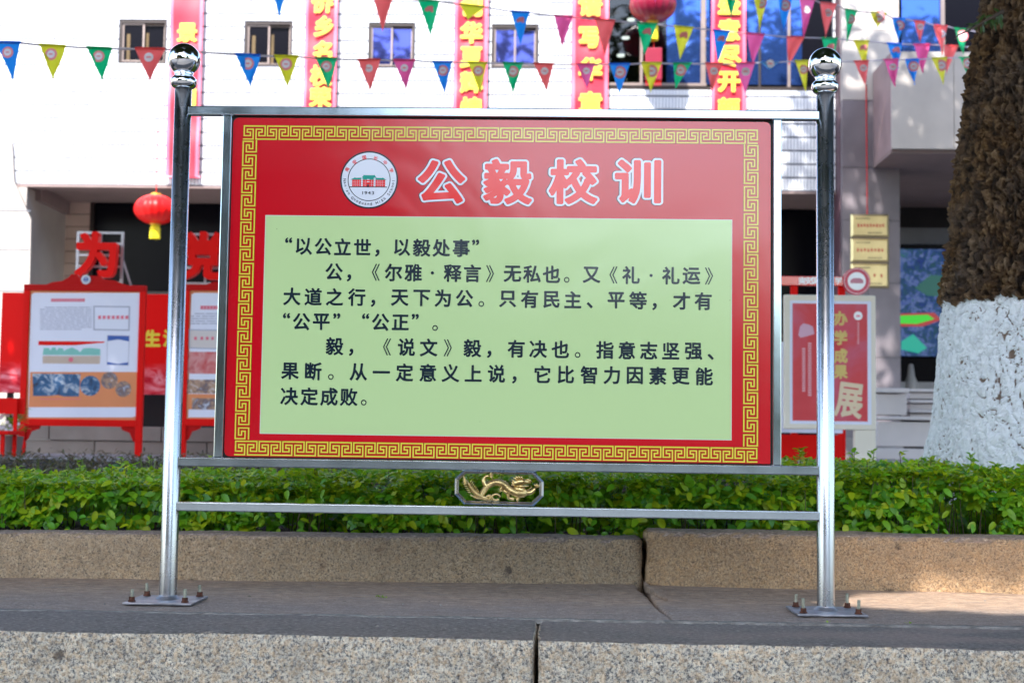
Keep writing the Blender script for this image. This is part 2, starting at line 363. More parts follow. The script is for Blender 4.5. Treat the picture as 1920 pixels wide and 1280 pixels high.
# pavement: two broken pieces either side of a wandering crack, bedding mortar below
tag(grid('bedding', -4.2, 4.2, 4.64, 5.98, 60, 10, lambda x, y: -.035+.004*fb(x, y, 5), M_MORTAR), kind='structure')
crk = [G(1198, 1092, 0), G(1205, 1104, 0), G(1213, 1112, 0), G(1222, 1123, 0), G(1230, 1134, 0), G(1244, 1146, 0), G(1258, 1160, 0), G(1262, 1175, 0)]
cy = [p.y for p in crk][::-1]; cx = [p.x for p in crk][::-1]
def crackx(y): return float(np.interp(y, cy, cx)) + .007*noise.noise(Vector((0, y*25, 1.3)))
def pave_z(x, y):
    return .003*fb(x, y, 1.2) + .0025*fb(x, y, 14) + .018*max(0, y-5.55)
def slab(side, xe, parent):
    b = MB(); ny = 70; nx = 150; vs = []
    for j in range(ny+1):
        y = 4.664+(5.97-4.664)*j/ny; xc = crackx(y)
        gap = .0055+.006*abs(noise.noise(Vector((3, y*9, 0))))+.012*max(0, min(1, (y-5.45)/.2))
        if y < 4.9: gap = .0012
        xa = xc-gap if side < 0 else xc+gap
        for i in range(nx+1):
            q = (i/nx)**1.5; x = xa+(xe-xa)*q
            z = pave_z(x, y); z -= .006*math.exp(-abs(x-xa)/.006) + (.006*math.exp(-(y-4.664)/.008))
            if side > 0: z += .004*math.exp(-abs(x-xa)/.15)
            vs.append((x, y, z))
    fs = [(j*(nx+1)+i, j*(nx+1)+i+1, (j+1)*(nx+1)+i+1, (j+1)*(nx+1)+i) for j in range(ny) for i in range(nx)]
    n = len(vs)
    for j in range(ny+1): x, y, z = vs[j*(nx+1)]; vs.append((x, y, z-.06))
    fs += [(j*(nx+1), (j+1)*(nx+1), n+j+1, n+j) for j in range(ny)]
    n2 = len(vs)
    for i in range(nx+1): x, y, z = vs[i]; vs.append((x, y, z-.06))
    fs += [(i, n2+i, n2+i+1, i+1) for i in range(nx)]
    b.add(vs, fs); return b.build('paving_slab', M_PAVE, parent, smooth=True, fixn=True)
pave = tag(bpy.data.objects.new('pavement', None), kind='structure'); COL.objects.link(pave)
slab(-1, -4.2, pave); slab(1, 4.2, pave)
# short side crack: a thin broken sliver lying proud of the slab beside the main crack
b = MB()
sl_pts = [G(1206, 1096, 0), G(1222, 1106, 0), G(1243, 1110, 0), G(1252, 1127, 0), G(1240, 1122, 0), G(1226, 1114, 0), G(1210, 1105, 0)]
zt = .012
n = len(sl_pts); b.add([(p.x, p.y, zt+pave_z(p.x, p.y)) for p in sl_pts]+[(p.x, p.y, -.01) for p in sl_pts],
    [tuple(range(n))]+[((i+1) % n, i, n+i, n+(i+1) % n) for i in range(n)])
b.build('stone_chip', M_PAVE, pave, fixn=True)
def hair_crack(pts, wd):
    b = MB(); pts = [G(u, v, 0) for u, v in pts]; out = []
    for a, c in zip(pts, pts[1:]):
        for k in range(6):
            q = a.lerp(c, k/6); out.append((q.x+.006*noise.noise(Vector((q.x*40, q.y*40, 0))), q.y+.004*noise.noise(Vector((q.x*50, q.y*50, 5)))))
    vs = []; m = len(out)
    for i, (x, y) in enumerate(out):
        ww = wd*math.sin(math.pi*(i+.5)/m)+.0004; z = pave_z(x, y)+.0018
        vs += [(x, y-ww, z), (x, y+ww, z)]
    b.add(vs, [(2*i, 2*i+2, 2*i+3, 2*i+1) for i in range(m-1)]); b.build('crack', M_BLACK, pave)
hair_crack([(1500, 1106), (1515, 1114), (1528, 1128)], .0035)
hair_crack([(1880, 1144), (1900, 1151), (1925, 1158)], .006)
hair_crack([(1800, 1112), (1850, 1115), (1925, 1119)], .004)
hair_crack([(1775, 1115), (1805, 1126), (1840, 1144)], .0022)
# mortar lip along the kerb joint
b = MB(); vs = []; nn = 420
for i in range(nn+1):
    x = -4.2+8.4*i/nn; a = 4.645+.006*noise.noise(Vector((x*9, 0, 0))); c = 4.70+.022*noise.noise(Vector((x*5, 3, 0)))
    z = .0045+.003*noise.noise(Vector((x*30, 0, 7)))
    vs += [(x, a, z-.012), (x, a+.008, z), (x, c-.008, z+.001), (x, c, z-.012)]
b.add(vs, [(4*i+k, 4*i+4+k, 4*i+5+k, 4*i+1+k) for i in range(nn) for k in range(3)]); b.build('mortar_strip', M_MORTAR, pave, smooth=True, fixn=True)
# planting bed and ground beyond
def bed_z(x, y):
    z = .135 + .02*fb(x, y, 4)
    if y > 7.6: z += min(.24, (y-7.6)*.075)
    return z
tag(grid('planting_bed', -7, 7, 5.93, 11.2, 120, 60, bed_z, M_SOIL), kind='structure')
tag(grid('courtyard', -40, 40, 11.15, 60, 2, 2, lambda x, y: .37, M_COURT), kind='structure')

# ------------------------------------------------------------------ lettering (built-in font, outline grown by a distance field)
_gl = {}
def glyph(ch, off, n=None, rnd=False):
    key = (ch, round(off, 4), n)
    if key in _gl: return _gl[key]
    n = n or 84
    cu = bpy.data.curves.new('g', 'FONT'); cu.body = ch; cu.resolution_u = 5; cu.fill_mode = 'FRONT'
    ob = bpy.data.objects.new('g', cu); me = bpy.data.meshes.new_from_object(ob)
    V = np.array([v.co[:2] for v in me.vertices]); cnt = {}
    for p in me.polygons:
        for e in p.edge_keys: cnt[e] = cnt.get(e, 0)+1
    E = np.array([e for e, c in cnt.items() if c == 1])
    bpy.data.objects.remove(ob); bpy.data.curves.remove(cu); bpy.data.meshes.remove(me)
    A = V[E[:, 0]]; B = V[E[:, 1]]
    lo = V.min(0)-off-.03; hi = V.max(0)+off+.03; st = max((hi-lo).max()/n, 1e-3)
    nx = int((hi[0]-lo[0])/st)+2; ny = int((hi[1]-lo[1])/st)+2
    X, Y = np.meshgrid(lo[0]+st*np.arange(nx), lo[1]+st*np.arange(ny)); Pn = np.stack([X.ravel(), Y.ravel()], 1)
    D = B-A; LL = (D**2).sum(1)+1e-14
    best = np.full(len(Pn), 9.); ins = np.zeros(len(Pn), bool)
    for s in range(0, len(Pn), 4000):
        q = Pn[s:s+4000]; d = q[:, None, :]-A[None]; tt = np.clip((d*D).sum(2)/LL, 0, 1)
        dd = d-tt[..., None]*D; best[s:s+4000] = np.sqrt((dd**2).sum(2).min(1))
        cr = ((A[:, 1] > q[:, None, 1]) != (B[:, 1] > q[:, None, 1]))
        with np.errstate(divide='ignore', invalid='ignore'):
            xi = A[:, 0]+(q[:, None, 1]-A[:, 1])*D[:, 0]/np.where(D[:, 1] == 0, 1e-12, D[:, 1])
        ins[s:s+4000] = ((cr & (q[:, None, 0] < xi)).sum(1) % 2) == 1
    F = (np.where(ins, -best, best)-off).reshape(ny, nx); F[F == 0] = 1e-9
    # marching squares -> loops
    seg = {}
    def ip(i0, j0, i1, j1):
        a, c = F[j0, i0], F[j1, i1]; t = a/(a-c)
        return (lo[0]+st*(i0+(i1-i0)*t), lo[1]+st*(j0+(j1-j0)*t))
    sg = F < 0
    mixed = np.argwhere((sg[:-1, :-1] != sg[1:, :-1]) | (sg[:-1, :-1] != sg[:-1, 1:]) | (sg[:-1, :-1] != sg[1:, 1:]))
    pts = {}
    for j, i in mixed:
        c = [sg[j, i], sg[j, i+1], sg[j+1, i+1], sg[j+1, i]]; es = []
        ed = [((i, j), (i+1, j)), ((i+1, j), (i+1, j+1)), ((i, j+1), (i+1, j+1)), ((i, j), (i, j+1))]
        for k, (a, bb) in enumerate(((0, 1), (1, 2), (3, 2), (0, 3))):
            if c[a] != c[bb]:
                key2 = ed[k]; es.append(key2)
                if key2 not in pts: pts[key2] = ip(*key2[0], *key2[1])
        if len(es) == 2: prs = [(es[0], es[1])]
        else: prs = [(es[0], es[3]), (es[1], es[2])] if c[0] else [(es[0], es[1]), (es[3], es[2])]
        for a, bb in prs: seg.setdefault(a, []).append(bb); seg.setdefault(bb, []).append(a)
    loops = []; seen = set()
    for s0 in seg:
        if s0 in seen: continue
        lp = [s0]; seen.add(s0); cur = s0
        while True:
            nx_ = [q for q in seg[cur] if q not in seen]
            if not nx_: break
            cur = nx_[0]; seen.add(cur); lp.append(cur)
        P_ = [pts[k] for k in lp]
        # drop nearly straight points
        tol = st*.10
        def dp(a, c):
            if c-a < 2: return []
            p0 = np.array(P_[a]); p1 = np.array(P_[c % len(P_)]); q = np.array(P_[a+1:c]); dv = p1-p0; ln = np.hypot(*dv)
            dd = np.abs(dv[0]*(q[:, 1]-p0[1])-dv[1]*(q[:, 0]-p0[0]))/ln if ln > 1e-9 else np.hypot(*(q-p0).T)
            k = int(dd.argmax())
            if dd[k] < tol: return []
            k += a+1; return dp(a, k)+[k]+dp(k, c)
        if len(P_) < 6: continue
        h = len(P_)//2; keep = [0]+dp(0, h)+[h]+dp(h, len(P_)); loops.append([P_[k] for k in keep])
    allp = np.array([p for l in loops for p in l]); bb = (allp.min(0), allp.max(0))
    _gl[key] = (loops, bb); return _gl[key]
def letters(name, items, y, m, parent, off=.022, n=None, thin=(), extrude=0, kind=None, label=None):
    """items: (char, centre x, centre z, em size in metres, [x stretch], [angle]); one object per character unless kind is given"""
    groups = [items] if kind else [[it] for it in items]
    res = []
    for grp in groups:
        cu = bpy.data.curves.new(name, 'CURVE'); cu.dimensions = '2D'; cu.fill_mode = 'BOTH' if extrude else 'FRONT'; cu.extrude = extrude
        for it in grp:
            ch, cx_, cz_, em = it[:4]; sx = it[4] if len(it) > 4 else 1; ang = it[5] if len(it) > 5 else 0
            loops, bb = glyph(ch, 0.004 if ch in thin else off, n); mid = (bb[0]+bb[1])/2; ca, sa = math.cos(ang), math.sin(ang)
            for lp in loops:
                sp = cu.splines.new('POLY'); sp.points.add(len(lp)-1); sp.use_cyclic_u = True
                for p, q in zip(sp.points, lp):
                    a = (q[0]-mid[0])*em*sx; c = (q[1]-mid[1])*em; p.co = (cx_+a*ca-c*sa, cz_+a*sa+c*ca, 0, 1)
        ob = bpy.data.objects.new('tmp', cu); me = bpy.data.meshes.new_from_object(ob); bpy.data.objects.remove(ob); bpy.data.curves.remove(cu)
        me.name = name
        me.transform(Matrix(((1, 0, 0, 0), (0, 0, -1, 0), (0, 1, 0, 0), (0, 0, 0, 1))))
        me.transform(Matrix.Translation(Vector((0, y, 0))-wloc(parent))); me.materials.clear(); me.materials.append(m)
        o = bpy.data.objects.new(name, me); COL.objects.link(o); o.parent = parent; tag(o, label=label, kind=kind); res.append(o)
    return res

# ------------------------------------------------------------------ the notice board
YS = 5.0
XL, XR = -1.3343, .9808
nb = empty('notice_board', ((XL+XR)/2, YS, 0), 'large red school motto board between two stainless steel posts with round ball tops', 'notice board')
nb.location = ((XL+XR)/2, YS, 0)
def post(x):
    b = MB(); r = .0308
    b.lathe([(r, .006), (r, 1.845), (r-.004, 1.846)], x, YS, 48); p = b.build('post', M_STEEL, nb, smooth=True)
    b = MB(); b.lathe([(r+.001, 1.842), (.040, 1.845), (.0465, 1.853), (.0485, 1.864), (.0465, 1.875), (.039, 1.884), (.033, 1.888), (.0325, 1.893), (.036, 1.900), (.030, 1.902)], x, YS, 48); b.build('collar', M_CHROME, p, smooth=True)
    b = MB(); R = .0588; b.lathe([(R*math.sin(a), 1.948-R*math.cos(a)) for a in [math.pi*(k/32) for k in range(2, 33)]], x, YS, 64); b.build('ball_finial', M_CHROME, p, smooth=True)
    b = MB(); b.box(x-.122, x+.118, YS-.135, YS+.105, .004, .012); bp = b.build('base_plate', M_PLATE, nb, bevel=.002)
    b = MB(); b.lathe([(r+.012, .0125), (r+.008, .017), (r+.002, .021), (r, .026)], x, YS, 32); b.build('weld', M_PLATE, bp, smooth=True)
    for dx, dy in ((-.096, -.105), (.092, -.108), (-.092, .075), (.095, .078)):
        q = random.uniform(-.004, .004); h = random.uniform(.052, .064)
        b = MB(); b.tube([(x+dx+q, YS+dy, .01), (x+dx+q+random.uniform(-.002, .002), YS+dy, h)], .0055, 10); b.build('bolt', M_BOLT, bp)
        b = MB(); b.tube([(x+dx+q, YS+dy, .013), (x+dx+q, YS+dy, .016)], .0135, 12); b.tube([(x+dx+q, YS+dy, .0162), (x+dx+q, YS+dy, .029)], .0105, 6); b.build('nut', M_RUST, bp)
    return p
for x in (XL, XR): post(x)
for z in (1.7585, .4950, .3373):
    b = MB(); b.box(XL+.022, XR-.022, YS-.019, YS+.019, z-.0158, z+.0158)
    b.build('rail', M_STEELR, nb, bevel=.0035, smooth=False)
xa = W(428, 240, YS).x; xb = W(1456, 500, YS).x
for x, hw in ((xa, .0165), (xb, .0150)):
    b = MB(); b.box(x-hw, x+hw, YS-.0175, YS+.0175, .5112, 1.7423); b.build('side_tube', M_STEELR, nb, bevel=.0035)
    for z in (.511, 1.7425):
        for sx in (-1, 1):
            b = MB(); b.lathe([(0, z-.004), (.004, z-.003), (.005, z), (.004, z+.003), (0, z+.004)], x+sx*hw, YS-.018, 8); b.build('weld_bead', M_PLATE, nb, smooth=True)
px0 = xa+.0195; px1 = xb-.022; pz0 = .5165; pz1 = 1.7345
b = MB(); b.box(xa+.0165, xb-.015, YS+.004, YS+.012, .511, 1.7425); b.build('backing_board', M_BLACK, nb)
b = MB(); rc = .02; poly = []
for cx_, cz_, a0 in ((px1-rc, pz1-rc, 0), (px0+rc, pz1-rc, 90), (px0+rc, pz0+rc, 180), (px1-.004, pz0+.004, 270)):
    rr = rc if a0 != 270 else .004
    for k in range(5): a = math.radians(a0+90*k/4); poly.append((cx_+rr*math.cos(a), cz_+rr*math.sin(a)))
b.prism(poly, YS-.006, YS+.003); panel = b.build('sign_panel', M_RED, nb, fixn=True)
YP = YS-.006
gx0, gx1 = W(494, 600, YS).x, W(1371, 620, YS).x; gz1 = (W(500, 406, YS).z+W(1372, 412, YS).z)/2; gz0 = (W(488, 812, YS).z+W(1371, 824, YS).z)/2
b = MB(); b.quadxz(gx0-.0015, gx1+.0015, gz0-.0015, gz1+.0015, YP-.0006); b.build('text_panel_border', M_WHITE, panel)
b = MB(); b.quadxz(gx0, gx1, gz0, gz1, YP-.0010); b.build('text_panel', M_GREEN, panel)
# fret border
def ribbon(b, pts, wd, y):
    def seg(p, q):
        dx, dz = q[0]-p[0], q[1]-p[1]; l = math.hypot(dx, dz)
        return dx/l, dz/l
    n = len(pts); L_ = []; R_ = []
    for i, p in enumerate(pts):
        d0 = seg(pts[i-1], p) if i else seg(p, pts[1]); d1 = seg(p, pts[i+1]) if i < n-1 else d0
        nx, nz = -(d0[1]+d1[1]), (d0[0]+d1[0]); l = math.hypot(nx, nz)
        if l < 1e-6: nx, nz, l = -d0[1], d0[0], 1
        nx, nz = nx/l, nz/l; k = wd/2/max(.3, (nx*-d0[1]+nz*d0[0])); L_.append((p[0]+nx*k, y, p[1]+nz*k)); R_.append((p[0]-nx*k, y, p[1]-nz*k))
    vs = [];
    for a, c in zip(L_, R_): vs += [a, c]
    b.add(vs, [(2*i, 2*i+1, 2*i+3, 2*i+2) for i in range(n-1)])
UNIT = [(-256, 320), (230, 320), (230, 90), (88, 90), (88, 160), (165, 160), (165, 240), (16, 240), (16, 16), (515, 16), (515, 240), (366, 240), (366, 160), (443, 160), (443, 90), (300, 90)]
def fret(P0, P1, Nn, vert, vdir, start_trim=True):
    """run of key pattern from P0 (outer corner) to P1; vdir points to the inside of the panel"""
    pts = []; Lx = (P1[0]-P0[0]); Lz = (P1[1]-P0[1]); Lt = math.hypot(Lx, Lz); ux, uz = Lx/Lt, Lz/Lt
    per = Lt/Nn; hgt = .0475
    for i in range(Nn):
        for (a, c) in UNIT:
            if i == 0 and (a, c) == (-256, 320): a = -12
            s_ = (a/556.*per)+i*per; d_ = (c-16)/304.*hgt
            pts.append((P0[0]+ux*s_+vdir[0]*d_, P0[1]+uz*s_+vdir[1]*d_))
    s_ = (300/556.*per)+(Nn-1)*per; pts.append((P0[0]+ux*s_+vdir[0]*hgt, P0[1]+uz*s_+vdir[1]*hgt))
    s_ = (530/556.*per)+(Nn-1)*per; pts.append((P0[0]+ux*s_+vdir[0]*hgt, P0[1]+uz*s_+vdir[1]*hgt))
    return pts
fx0 = W(457.5, 300, YS).x*.5+W(441, 800, YS).x*.5; fx1 = W(1420, 500, YS).x
fzt = (W(457, 238.5, YS).z+W(1422, 244, YS).z)/2; fzb = (W(441, 826, YS).z+W(1420, 841, YS).z)/2; hg = .0475
runs = [fret((fx0, fzt), (fx1+.004, fzt), 22, 0, (0, -1)), fret((fx0, fzb), (fx1+.004, fzb), 22, 0, (0, -1)),
        fret((fx0, fzt-hg-.006), (fx0, fzb+.002), 11, 1, (1, 0)), fret((fx1, fzt-hg-.006), (fx1, fzb+.002), 11, 1, (-1, 0))]
b = MB(); b2 = MB()
for i, r in enumerate(runs):
    ribbon(b, r, .0072, YP-.0005-.00012*i); ribbon(b2, r, .0048, YP-.0012-.00012*i)
b.build('border_outline', M_OLIVE, panel); b2.build('key_fret_border', M_YEL, panel)
b = MB()
for u, v in ((1104, 299), (1368, 563), (404, 500), (452, 390), (712, 222), (1330, 222), (655, 392), (640, 378), (1290, 700), (900, 790), (520, 430)):
    p = W(u, v, YS); r = RU(.0010, .0019); b.add([(p.x+r*math.cos(k*1.05)*RU(.6, 1.2), YP-.0022, p.z+r*math.sin(k*1.05)*RU(.6, 1.2)) for k in range(6)], [tuple(range(6))])
b.build('dirt_specks', M_BLACK, panel, kind='stuff')
# text
def L7(s, xs, y0, y1, em=34.3):
    """characters at photo columns xs; y runs from y0 at the first to y1 at the last"""
    out = []
    for k, (c, x) in enumerate(zip(s, xs)):
        yy = y0+(y1-y0)*(x-xs[0])/(xs[-1]-xs[0])
        dy = {'，': 11, '。': 10, '“': -12, '”': -12, '、': 10}.get(c, 0)
        if c == '“' or c == '”': dy = -11
        p = W(x, yy+dy, YS); out.append((c, p.x, p.z, em*.001902, .98))
    return out
lines = [
 L7('“以公立世，以毅处事”', [542, 570.5, 606.7, 643, 680, 708, 754.5, 791, 828, 865, 892], 462, 466),
 L7('公，《尔雅·释言》无私也。又《礼·礼运》', [627, 655, 705, 738, 775, 811, 849, 886, 919, 961, 997.5, 1034, 1062.5, 1109, 1150, 1183, 1220.5, 1257.5, 1296, 1329], 510, 518),
 L7('大道之行，天下为公。只有民主、平等，才有', [548, 588, 628, 669.5, 700, 750, 791, 830.5, 871, 902.5, 952, 993, 1034, 1074, 1105.5, 1155, 1196, 1227, 1277.5, 1318], 556, 565),
 L7('“公平”“公正”。', [538, 566, 603, 632, 686, 714, 751, 779, 816], 603, 605),
 L7('毅，《说文》毅，有决也。指意志坚强、', [628, 659, 726, 762.5, 804, 840, 886, 917.5, 968, 1009, 1050.5, 1083, 1134, 1175, 1216, 1257.5, 1300, 1332], 649, 659),
 L7('果断。从一定意义上说，它比智力因素更能', [544.5, 588, 621, 672.5, 715.5, 759, 802.5, 845, 887.5, 931, 964.5, 1017, 1061, 1104, 1147, 1190, 1233, 1276, 1320], 695.5, 705.5),
 L7('决定成败。', [543, 580.5, 617.5, 654.5, 682.5], 742.5, 744.5)]
for it in lines: letters('character', it, YP-.0018, M_INK, panel, off=.027, thin='。《》', n=90)
hd = []
for c, x in zip('公毅校训', (828, 952, 1074.7, 1196)):
    p = W(x, 341.5, YS); hd.append((c, p.x, p.z, 86*.0019, 1.06))
for nm, of, mm, yy, dx in (('title_shadow', .088, M_INK, .0008, -.0018), ('title_outline', .078, M_WHITE, .0013, 0), ('title', .037, M_HRED, .0018, 0)):
    letters(nm, [(c, x+dx, z, e, s) for c, x, z, e, s in hd], YP-yy, mm, panel, off=of, n=150)
# school emblem
ec = W(692.5, 338, YS); ex, ez = ec.x, ec.z; k = .0019
b = MB(); b.disc(ex, ez, 55*k, YP-.0006, 72); em0 = b.build('school_emblem', M_INK, panel)
def sub(name, b, m): return b.build(name, m, panel)
b = MB(); b.disc(ex, ez, 52*k, YP-.0010, 72); sub('emblem_field', b, M_WHITE)
b = MB(); b.disc(ex, ez, 40.6*k, YP-.0014, 72, 39.2*k); sub('emblem_ring', b, M_INK)
def er(b, u0, v0, u1, v1, y=.0016, mi=0): b.quadxz(ex+(u0-652)/10.24*k, ex+(u1-652)/10.24*k, ez-(v1-645)/10.24*k, ez-(v0-645)/10.24*k, YP-y, mi)
def ep(b, pts, y): 
    b.add([(ex+(u-652)/10.24*k, YP-y, ez-(v-645)/10.24*k) for u, v in pts][::-1], [tuple(range(len(pts)))])
b = MB(); er(b, 325, 640, 965, 775); sub('emblem_building', b, M_HRED)
b = MB(); ep(b, [(290, 645), (380, 598), (390, 608), (505, 605), (520, 590), (552, 545), (560, 555), (745, 555), (752, 543), (790, 595), (800, 605), (905, 608), (915, 598), (990, 645)], .0020); sub('emblem_roof', b, M_TEAL)
b = MB(); er(b, 498, 606, 532, 775, .0022); er(b, 745, 606, 778, 775, .0022)
for v in (632, 675): er(b, 612, v, 660, v+14, .0022)
for x in (360, 395, 430, 465, 575, 700, 810, 845, 880, 915): er(b, x, 650, x+4, 775, .0022)
for v in (690, 735): er(b, 330, v, 960, v+3, .0023)
sub('emblem_columns', b, M_WHITE)
b = MB(); er(b, 618, 735, 650, 778, .0025); er(b, 275, 778, 1005, 792, .0018)
for x in (512, 760):
    for v in (620, 660, 700, 740): er(b, x, v, x+9, v+18, .0025)
sub('emblem_door', b, M_INK)
letters('emblem_year', [(c, ex+(x-652)/10.24*k, ez-(900-645)/10.24*k, 8.6*k, 1.3) for c, x in zip('1943', (532, 595, 662, 732))], YP-.0018, M_INK, panel, off=.012, n=50, kind='stuff')
arc = []
for c, (u, v) in zip('南安国光中学', ((220, 445), (362, 300), (550, 210), (768, 220), (958, 305), (1080, 460))):
    dx, dz = u-652, -(v-645); arc.append((c, ex+dx/10.24*k, ez+dz/10.24*k, 8.2*k, 1, math.atan2(dz, dx)-math.pi/2))
letters('emblem_name', arc, YP-.0018, M_HRED, panel, off=.02, n=60, kind='stuff')
arc = []; s_ = 'Nan·an Guoguang High School'
for i, c in enumerate(s_):
    if c == ' ': continue
    a = math.radians(181+(358-181)*i/(len(s_)-1)); dz_ = 0
    rr = 46.3*k
    if c in 'Ggy': rr = 46.6*k
    arc.append((c, ex+rr*math.cos(a), ez+rr*math.sin(a), 7.4*k, 1.05, a+math.pi/2))
letters('emblem_motto', arc, YP-.0018, M_INK, panel, off=.012, n=44, kind='stuff')

# dragon ornament between the lower rails
oc = W(936, 914, YS); q_ = .0001885
def dp_(u, v): return (oc.x+(u-945)*q_, oc.z-(v-455)*q_)
orn_b = MB()
out8 = [dp_(*p) for p in [(115, 290), (285, 125), (1600, 130), (1778, 325), (1778, 600), (1590, 790), (290, 775), (115, 585)]]
in8 = [dp_(*p) for p in [(185, 320), (325, 195), (1560, 200), (1700, 345), (1700, 575), (1550, 722), (330, 708), (185, 560)]]
mid8 = [((a[0]+c[0])/2, (a[1]+c[1])/2) for a, c in zip(out8, in8)]
vs = []
for ring, y in ((out8, YS+.012), (out8, YS-.010), (mid8, YS-.017), (in8, YS-.008), (in8, YS+.012)):
    vs += [(p[0], y, p[1]) for p in ring]
orn_b.add(vs, [(r*8+i, r*8+(i+1) % 8, (r+1)*8+(i+1) % 8, (r+1)*8+i) for r in range(4) for i in range(8)])
orn = orn_b.build('ornament_frame', M_STEEL, nb, fixn=True)
def smooth_path(P, n=60):
    P = [Vector(p) for p in P]; out = []
    Q = [P[0]]+P+[P[-1]]
    for i in range(1, len(Q)-2):
        for t_ in range(n//(len(P)-1)+1):
            t = t_/(n//(len(P)-1)+1)
            p0, p1, p2, p3 = Q[i-1:i+3]
            out.append(.5*((2*p1)+(-p0+p2)*t+(2*p0-5*p1+4*p2-p3)*t*t+(-p0+3*p1-3*p2+p3)*t**3))
    out.append(P[-1]); return out
def dpath(pts, n=60): return smooth_path([(dp_(u, v)[0], YS-.004-dy, dp_(u, v)[1]) for u, v, dy in pts], n)
def radii(n, prof): return [float(np.interp(i/(n-1), [a for a, c in prof], [c for a, c in prof]))*q_ for i in range(n)]
b = MB(); P_ = dpath([(330, 330, 0), (410, 450, .002), (500, 555, .003), (590, 600, .004), (660, 520, .004), (740, 415, .005), (880, 355, .006), (1020, 385, .006), (1130, 480, .006), (1260, 545, .007), (1380, 550, .007), (1450, 500, .006)], 90)
R_ = radii(len(P_), [(0, 16), (.1, 34), (.2, 46), (.35, 52), (.6, 62), (.8, 72), (.93, 80), (1, 60)])
R_ = [r*(1+.09*math.sin(i*2.1)) for i, r in enumerate(R_)]
b.tube(P_, R_, 12)
body = b.build('dragon_body', M_GOLD, orn, smooth=True)
b = MB()
for i in range(6, len(P_)-3):        # scales and dorsal spines
    t = (P_[i+1]-P_[i-1]).normalized(); up = Vector((-t.z, 0, t.x))
    if up.z < -.2: up = -up
    if i % 2 == 0:
        c = P_[i]+up*R_[i]*.85; b.add([c-t*.0022, c+t*.0022, c+Vector((0, -.003, 0)), c+up*.0055-t*.003], [(0, 1, 3), (1, 2, 3), (2, 0, 3)])
    for k in range(-3, 4):
        a = k*.42+(.2 if i % 2 else 0); c = P_[i]+up*math.sin(a)*R_[i]*.98+Vector((0, -math.cos(a)*R_[i]*1.0, 0))
        nn_ = (up*math.sin(a)+Vector((0, -math.cos(a), 0)))
        sd = t.cross(nn_).normalized(); b.add([c-sd*.0016, c+sd*.0016, c-t*.0026+nn_*.0016, c+t*.001], [(0, 3, 2), (3, 1, 2), (0, 2, 1)])
b.build('dragon_scale', M_GOLD, orn, kind='stuff')
b = MB()
for i in range(11):                   # tail fan
    a = math.radians(90+i*9.5); base = (345+i*12-30, 330+i*16-20); tip = (base[0]+120*math.cos(a+.25)-25, base[1]-95*math.sin(a+.1)+i*3)
    if i > 5: base = (330+(i-5)*22, 370+(i-5)*34); tip = (base[0]-105, base[1]-30+(i-5)*6)
    b.tube([(*dp_(*base)[:1], YS-.007, dp_(*base)[1]), (dp_((base[0]+tip[0])/2, 0)[0], YS-.011, dp_(0, (base[1]+tip[1])/2+6)[1]), (dp_(*tip)[0], YS-.006, dp_(*tip)[1])], [.0024, .0022, .0005], 6)
for i in range(7):
    base = (390+i*24, 400+i*27); tip = (base[0]+40, base[1]-95+i*6); b.tube([(dp_(*base)[0], YS-.006, dp_(*base)[1]), (dp_(*tip)[0], YS-.008, dp_(*tip)[1])], [.0024, .0005], 6)
b.build('dragon_tail', M_GOLD, orn, smooth=True)
def leg(pts, rs, claw, cdir):
    b = MB(); P = dpath([(u, v, dy) for (u, v), dy in zip(pts, [.006]*len(pts))], 18); b.tube(P, radii(len(P), [(i/(len(rs)-1), r) for i, r in enumerate(rs)]), 9)
    for k in range(4):
        a = cdir+(k-1.5)*.55; e1 = (claw[0]+55*math.cos(a), claw[1]-55*math.sin(a)); e2 = (e1[0]+40*math.cos(a-.7), e1[1]-40*math.sin(a-.7))
        b.tube(dpath([(claw[0], claw[1], .007), (e1[0], e1[1], .011), (e2[0], e2[1], .005)], 8), [.0026]*3+[.0022]*3+[.001]*10, 6) if False else b.tube([(dp_(*claw)[0], YS-.010, dp_(*claw)[1]), (dp_(*e1)[0], YS-.015, dp_(*e1)[1]), (dp_(*e2)[0], YS-.010, dp_(*e2)[1])], [.0032, .0026, .0006], 6)
    b.build('dragon_leg', M_GOLD, orn, smooth=True)
leg([(700, 420), (655, 340), (680, 260), (745, 235)], [50, 40, 30, 24], (760, 235), .2)
leg([(560, 590), (640, 630), (720, 650)], [48, 34, 26], (740, 640), -.1)
leg([(1150, 520), (1090, 540), (1030, 500)], [46, 36, 26], (1020, 490), 2.9)
leg([(1120, 560), (1130, 640), (1230, 660)], [40, 30, 24], (1260, 650), -.1)
leg([(1420, 540), (1540, 530), (1620, 460)], [60, 40, 24], (1640, 440), 1.3)
b = MB()
for cx_, cy_, rr in ((890, 630, 72), (770, 640, 52)):
    b.tube([(dp_(cx_+rr*math.cos(a), 0)[0], YS-.009, dp_(0, cy_-rr*.75*math.sin(a))[1]) for a in [2*math.pi*k/18 for k in range(17)]], .0040, 8)
b.tube([(dp_(u, 0)[0], YS-.006, dp_(0, v)[1]) for u, v in ((400, 590), (520, 650), (700, 680), (950, 690))], [.002, .004, .0035, .002], 8)
b.build('cloud_scroll', M_GOLD, orn, smooth=True)
b = MB()                                # head: skull, muzzle, jaw, horns, mane, whiskers
H = lambda u, v, dy=.012: (dp_(u, v)[0], YS-dy, dp_(u, v)[1])
b.tube([H(1190, 410, .008), H(1260, 360, .014), H(1360, 330, .016), H(1450, 335, .014), H(1540, 345, .012)], [.005, .0125, .0125, .008, .0045], 10)
b.tube([H(1250, 420), H(1360, 420, .014), H(1500, 415, .012)], [.006, .006, .0025], 8)
b.tube([H(1480, 320, .014), H(1520, 310, .016), H(1550, 330, .012)], [.004, .006, .003], 8)
